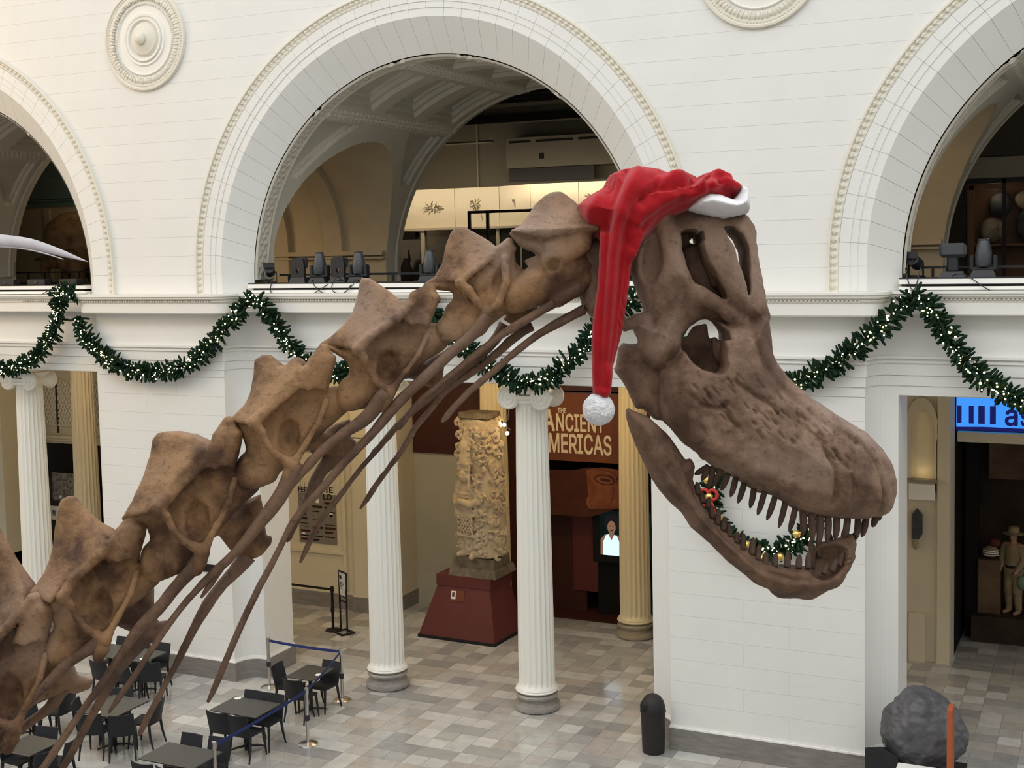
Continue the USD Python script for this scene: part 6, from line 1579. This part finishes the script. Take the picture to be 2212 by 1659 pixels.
part(an, 'body', trimesh.Trimesh(np.stack([v[:, 0], -v[:, 2], v[:, 1]], 1), A(f), process=False), 'animal_hide', smooth=True)
part(an, 'plinth', cbx(-1.0, 1.6, -.8, .8, -.02, .0, .005), 'gallery_grey')
wg = thing('hanging_wing', 'pale grey pointed wing tip of a hanging model entering the picture at the left edge', 'wing', loc=(0, 0, 0))
P = smooth_path([(-17.6, -6.0, 8.86), (-16.2, -6.0, 8.80), (-14.98, -6.0, 8.735), (-14.42, -6.0, 8.68), (-13.89, -6.0, 8.565), (-13.5, -6.0, 8.46), (-13.29, -6.0, 8.405)], 40)
m = tube(P, np.interp(np.linspace(0, 1, 40), [0, .4, .62, .75, .9, 1], [.22, .15, .098, .085, .045, .004]), 14); v = A(m.vertices); v[:, 1] = -6 + (v[:, 1] + 6) * .8
part(wg, 'tip', trimesh.Trimesh(v, m.faces, process=False), 'wing_grey', smooth=True); part(wg, 'lower_edge', tube(P[:-4] - [0, .03, .075], np.linspace(.05, .008, 36), 8), 'wing_grey', smooth=True)

# ------------------------------------------------------------------ wall plaque, map poster
pl = thing('clock_plaque', 'black wall plaque with a ring-shaped emblem on the left pier, half behind the neck ribs', 'sign', loc=(0, -.001, 0))
part(pl, 'plate', bx(-16.62, -15.98, -.02, 0, 2.165, 2.315), 'belt_black')
t = np.linspace(0, 2 * PI, 30); part(pl, 'ring', tube(np.stack([-16.335 + .085 * np.cos(t), np.full(30, -.07), 2.42 + .085 * np.sin(t)], 1), .016, 6), 'belt_black')
part(pl, 'ring_mount', tube([(-16.335, -.07, 2.335), (-16.335, -.02, 2.31)], .012, 6), 'belt_black')
part(pl, 'lettering', text_on_wall('M', .05, -16.40, -.02, 2.21, .004), 'poster_grey'); part(pl, 'lettering', text_on_wall('E', .05, -16.33, -.02, 2.21, .004), 'poster_grey')
mat('map_grey', (0.20, 0.18, 0.155), 0.6, 0.2)
mp = thing('map_poster', 'grey printed poster with bold heading letters on the tan aisle wall, behind the ribs', 'poster', loc=(0, BY - .002, 0))
part(mp, 'sheet', bx(-17.60, -16.54, -.012, 0, 1.52, 2.72), 'map_grey')
part(mp, 'upper_sheet', bx(-17.60, -16.56, -.010, 0, 2.72, 2.98), 'aisle_wall')
part(mp, 'lettering', text_on_wall('FERME', .13, -17.60, -.012, 2.74, .006, width=.46), 'belt_black'); part(mp, 'lettering', text_on_wall('FIE', .13, -16.96, -.012, 2.77, .006, width=.34), 'belt_black'); part(mp, 'lettering', text_on_wall('LD', .13, -16.90, -.012, 2.60, .006, width=.24), 'belt_black')
gm = np.random.default_rng(12)
for r_ in range(10):
    for c_ in range(3):
        if gm.random() < .2: continue
        x = -17.55 + c_ * .345; z = 2.48 - r_ * .10
        part(mp, 'text_block', bx(x, x + gm.uniform(.16, .30), -.016, -.012, z, z + gm.choice([.018, .03, .055])), ['belt_black', 'poster_grey', 'mural_dark'][gm.integers(3)])
for x, z, s in ((-17.53, 1.66, .10), (-16.72, 2.2, .09), (-17.1, 2.5, .10)): part(mp, 'pale_square', bx(x, x + s, -.016, -.012, z, z + s), 'paper_white')
for k in range(3): part(mp, 'drawn_tower', tube([(-17.52 + k * .11, -.012, 2.5), (-17.52 + k * .11, -.012, 3.0 - .03 * k)], .006, 4), 'poster_grey')

# ------------------------------------------------------------------ boulder exhibit at the lower right, and the mannequin in the dark display
mat('boulder_grey', (0.105, 0.105, 0.115), 0.45, 0.5, c2=(0.05, 0.05, 0.054), scale=3.0, detail=8, bump=.7, bscale=9)
mat('board_orange', (0.42, 0.105, 0.035), 0.5, 0.3)
m = trimesh.creation.icosphere(5, 1.0); v = A(m.vertices)
k_ = 1 + .20 * (meshkit.fbm(v * 1.7 + 3, 4, 9) - .5) * 2 + .03 * (meshkit.fbm(v * 9, 3, 4) - .5)
v = v * k_[:, None] * A([.60, .52, .66]); v[:, 2] = np.maximum(v[:, 2], -.60)
bo = thing('boulder_exhibit', 'dark grey boulder on a low black stand at the lower right corner', 'rock', loc=(-2.50, -.52, 0))
part(bo, 'boulder', trimesh.Trimesh(v + [0, 0, 1.09], m.faces, process=False), 'boulder_grey', smooth=True)
part(bo, 'stand', m3hull([(x, y, z) for x in (-.55, .6) for y in (-.4, .45) for z in (0, .52)]), 'stage_black')
part(bo, 'bracket', m3hull([(-.78, -.35, .3), (-.25, -.42, .3), (-.25, -.2, .3), (-.78, -.2, .3), (-.78, -.35, .86), (-.55, -.4, .92), (-.3, -.38, .80), (-.5, -.2, .85)]), 'stage_black')
ob = thing('orange_board', 'orange upright board with a white shelf in front of the boulder at the bottom right', 'board', loc=(-2.0, -1.25, 0))
part(ob, 'board', cbx(-.035, .035, -.30, .0, 0, 1.84, .008), 'board_orange')
part(ob, 'shelf', cbx(-.75, -.035, -.45, .05, .80, .84, .008), 'ledge_white'); part(ob, 'leg', bx(-.70, -.66, -.4, -.36, 0, .80), 'stage_black'); part(ob, 'leg', bx(-.1, -.06, -.4, -.36, 0, .80), 'stage_black')
mat('cloth_khaki', (0.34, 0.26, 0.15), 0.8, 0.2, c2=(0.22, 0.165, 0.10), scale=4)
mat('cloth_red', (0.10, 0.025, 0.02), 0.8, 0.2)
mat('skin_tone', (0.38, 0.22, 0.14), 0.6, 0.3)
mat('bag_green', (0.16, 0.22, 0.14), 0.5, 0.3)
def figure(name, label, x, y, z0, cloth, face_dir=-.4):
    """a display mannequin as one continuous body built on joints"""
    S = Plain([-50, -4, -45], [50, 186, 45], 2.4)
    for s in (-1, 1):
        S.cap([(s * 9, 92, 0, 11), (s * 10, 50, 2, 8), (s * 11, 9, -2, 5.5)], 4); S.cap([(s * 11, 5, -2, 5), (s * 12, 3.5, 15, 4)], 3)
        S.cap([(s * 19, 143, 0, 8), (s * 25, 117, 2, 6.5), (s * 20, 98, 18, 4.8)], 4)
        S.cap([(s * 20, 97, 19, 4.5), (s * 19, 93, 25, 3.4)], 2)
        for q_ in range(4): S.cap([(s * (22 - 2.4 * q_), 92, 25, 1.2), (s * (21 - 2.4 * q_), 88, 29 - abs(q_ - 1.5), 1.0), (s * (20 - 2.4 * q_), 84, 28, .9)], .6)
        S.cap([(s * 15, 95, 22, 1.4), (s * 13, 92, 27, 1.1)], .6)
    S.cap([(0, 94, 0, 15), (0, 115, 0, 14), (0, 138, 0, 15.5)], 8); S.cap([(-14, 142, 0, 8), (14, 142, 0, 8)], 6)
    S.cap([(0, 146, 0, 6), (0, 156, 1, 5.5)], 4)
    S.ell((0, 166, 2), (8.2, 11.5, 9.6), 3); S.ell((0, 164, 11.5), (1.5, 2.6, 2.2), 1)
    for s in (-1, 1): S.ell((s * 3.2, 167, 11), (1.6, 1.0, 1.2), .6, True); S.ell((s * 8.4, 165, 1), (1.2, 3, 2), .6)
    S.cap([(-2.2, 159.5, 10.5, .7), (2.2, 159.5, 10.5, .7)], .5, True)
    v, f = S.mesh(noise=.5, nscale=8, smooth=2, seed=71); v = v / 100
    c, s = math.cos(face_dir), math.sin(face_dir); d = np.stack([v[:, 0] * c + v[:, 2] * s, v[:, 0] * s - v[:, 2] * c, v[:, 1]], 1)
    t = thing(name, label, 'person', loc=(x, y, z0))
    part(t, 'body', trimesh.Trimesh(d, A(f), process=False), 'skin_tone', smooth=True)
    vn = vnormals(v, f); keep = (v[:, 1] < 1.47) & (v[:, 1] > .08) & ~((np.abs(v[:, 0]) > .13) & (v[:, 1] < 1.0) & (v[:, 2] > .16))
    o = v + vn * .014; o = np.stack([o[:, 0] * c + o[:, 2] * s, o[:, 0] * s - o[:, 2] * c, o[:, 1]], 1)
    ff = A(f)[keep[A(f)].all(1)]; part(t, 'clothing', trimesh.Trimesh(o, ff, process=False), cloth, smooth=True)
    return t, c, s
t, c, s = figure('person', 'display figure in khaki clothes and a wide pale hat inside the dark right-hand opening', -1.80, 8.35, .55, 'cloth_khaki', -.5)
part(t, 'hat_brim', moved(lathe([(.0, 0), (.20, -.015), (.225, .0), (.19, .02), (.12, .03), (.11, .13), (.07, .16), (0, .16)], 24), (0, 0, 1.71)), 'cloth_khaki', smooth=40)
part(t, 'belt', moved(lathe([(.16, 0), (.17, .02), (.17, .06), (.16, .08)], 20), (0, 0, .98)), 'belt_black', smooth=40)
part(t, 'shoulder_bag', ball((.18, -.20, .72), (.11, .08, .15), 2), 'bag_green', smooth=True); part(t, 'scarf', moved(lathe([(.07, 0), (.10, .02), (.10, .06), (.06, .09)], 16), (0, 0, 1.42)), 'cloth_red', smooth=40)
hp = thing('heap_of_hats', 'small striped and pink cloth bundle beside the display figure', 'bundle', loc=(-2.25, 8.3, .55))
part(hp, 'crate', cbx(-.25, .2, -.2, .2, 0, 1.15, .02), 'diorama_tan'); part(hp, 'bundle', ball((0, 0, 1.30), (.16, .14, .13), 2), 'cloth_khaki', smooth=True); part(hp, 'bundle', ball((.08, -.02, 1.5), (.12, .1, .1), 2), 'cloth_red', smooth=True)
for k in range(3): part(hp, 'stripe', moved(lathe([(.162, -.012), (.168, 0), (.162, .012)], 18), (0, 0, 1.24 + .05 * k)), 'paper_white')
wd = thing('wall_ornament', 'small grey hanging ornament on the tan wall below the niche', 'ornament', loc=(-3.46, 6.08, 2.3))
part(wd, 'plate', extrude(Polygon([(-.10, .2), (-.10, .7), (0, .82), (.1, .7), (.1, .3), (.04, .2)]), 0, .06, 'y'), 'specimen_grey'); part(wd, 'pendant', ball((-.03, .03, .1), (.06, .05, .12), 2), 'specimen_pale', smooth=True)
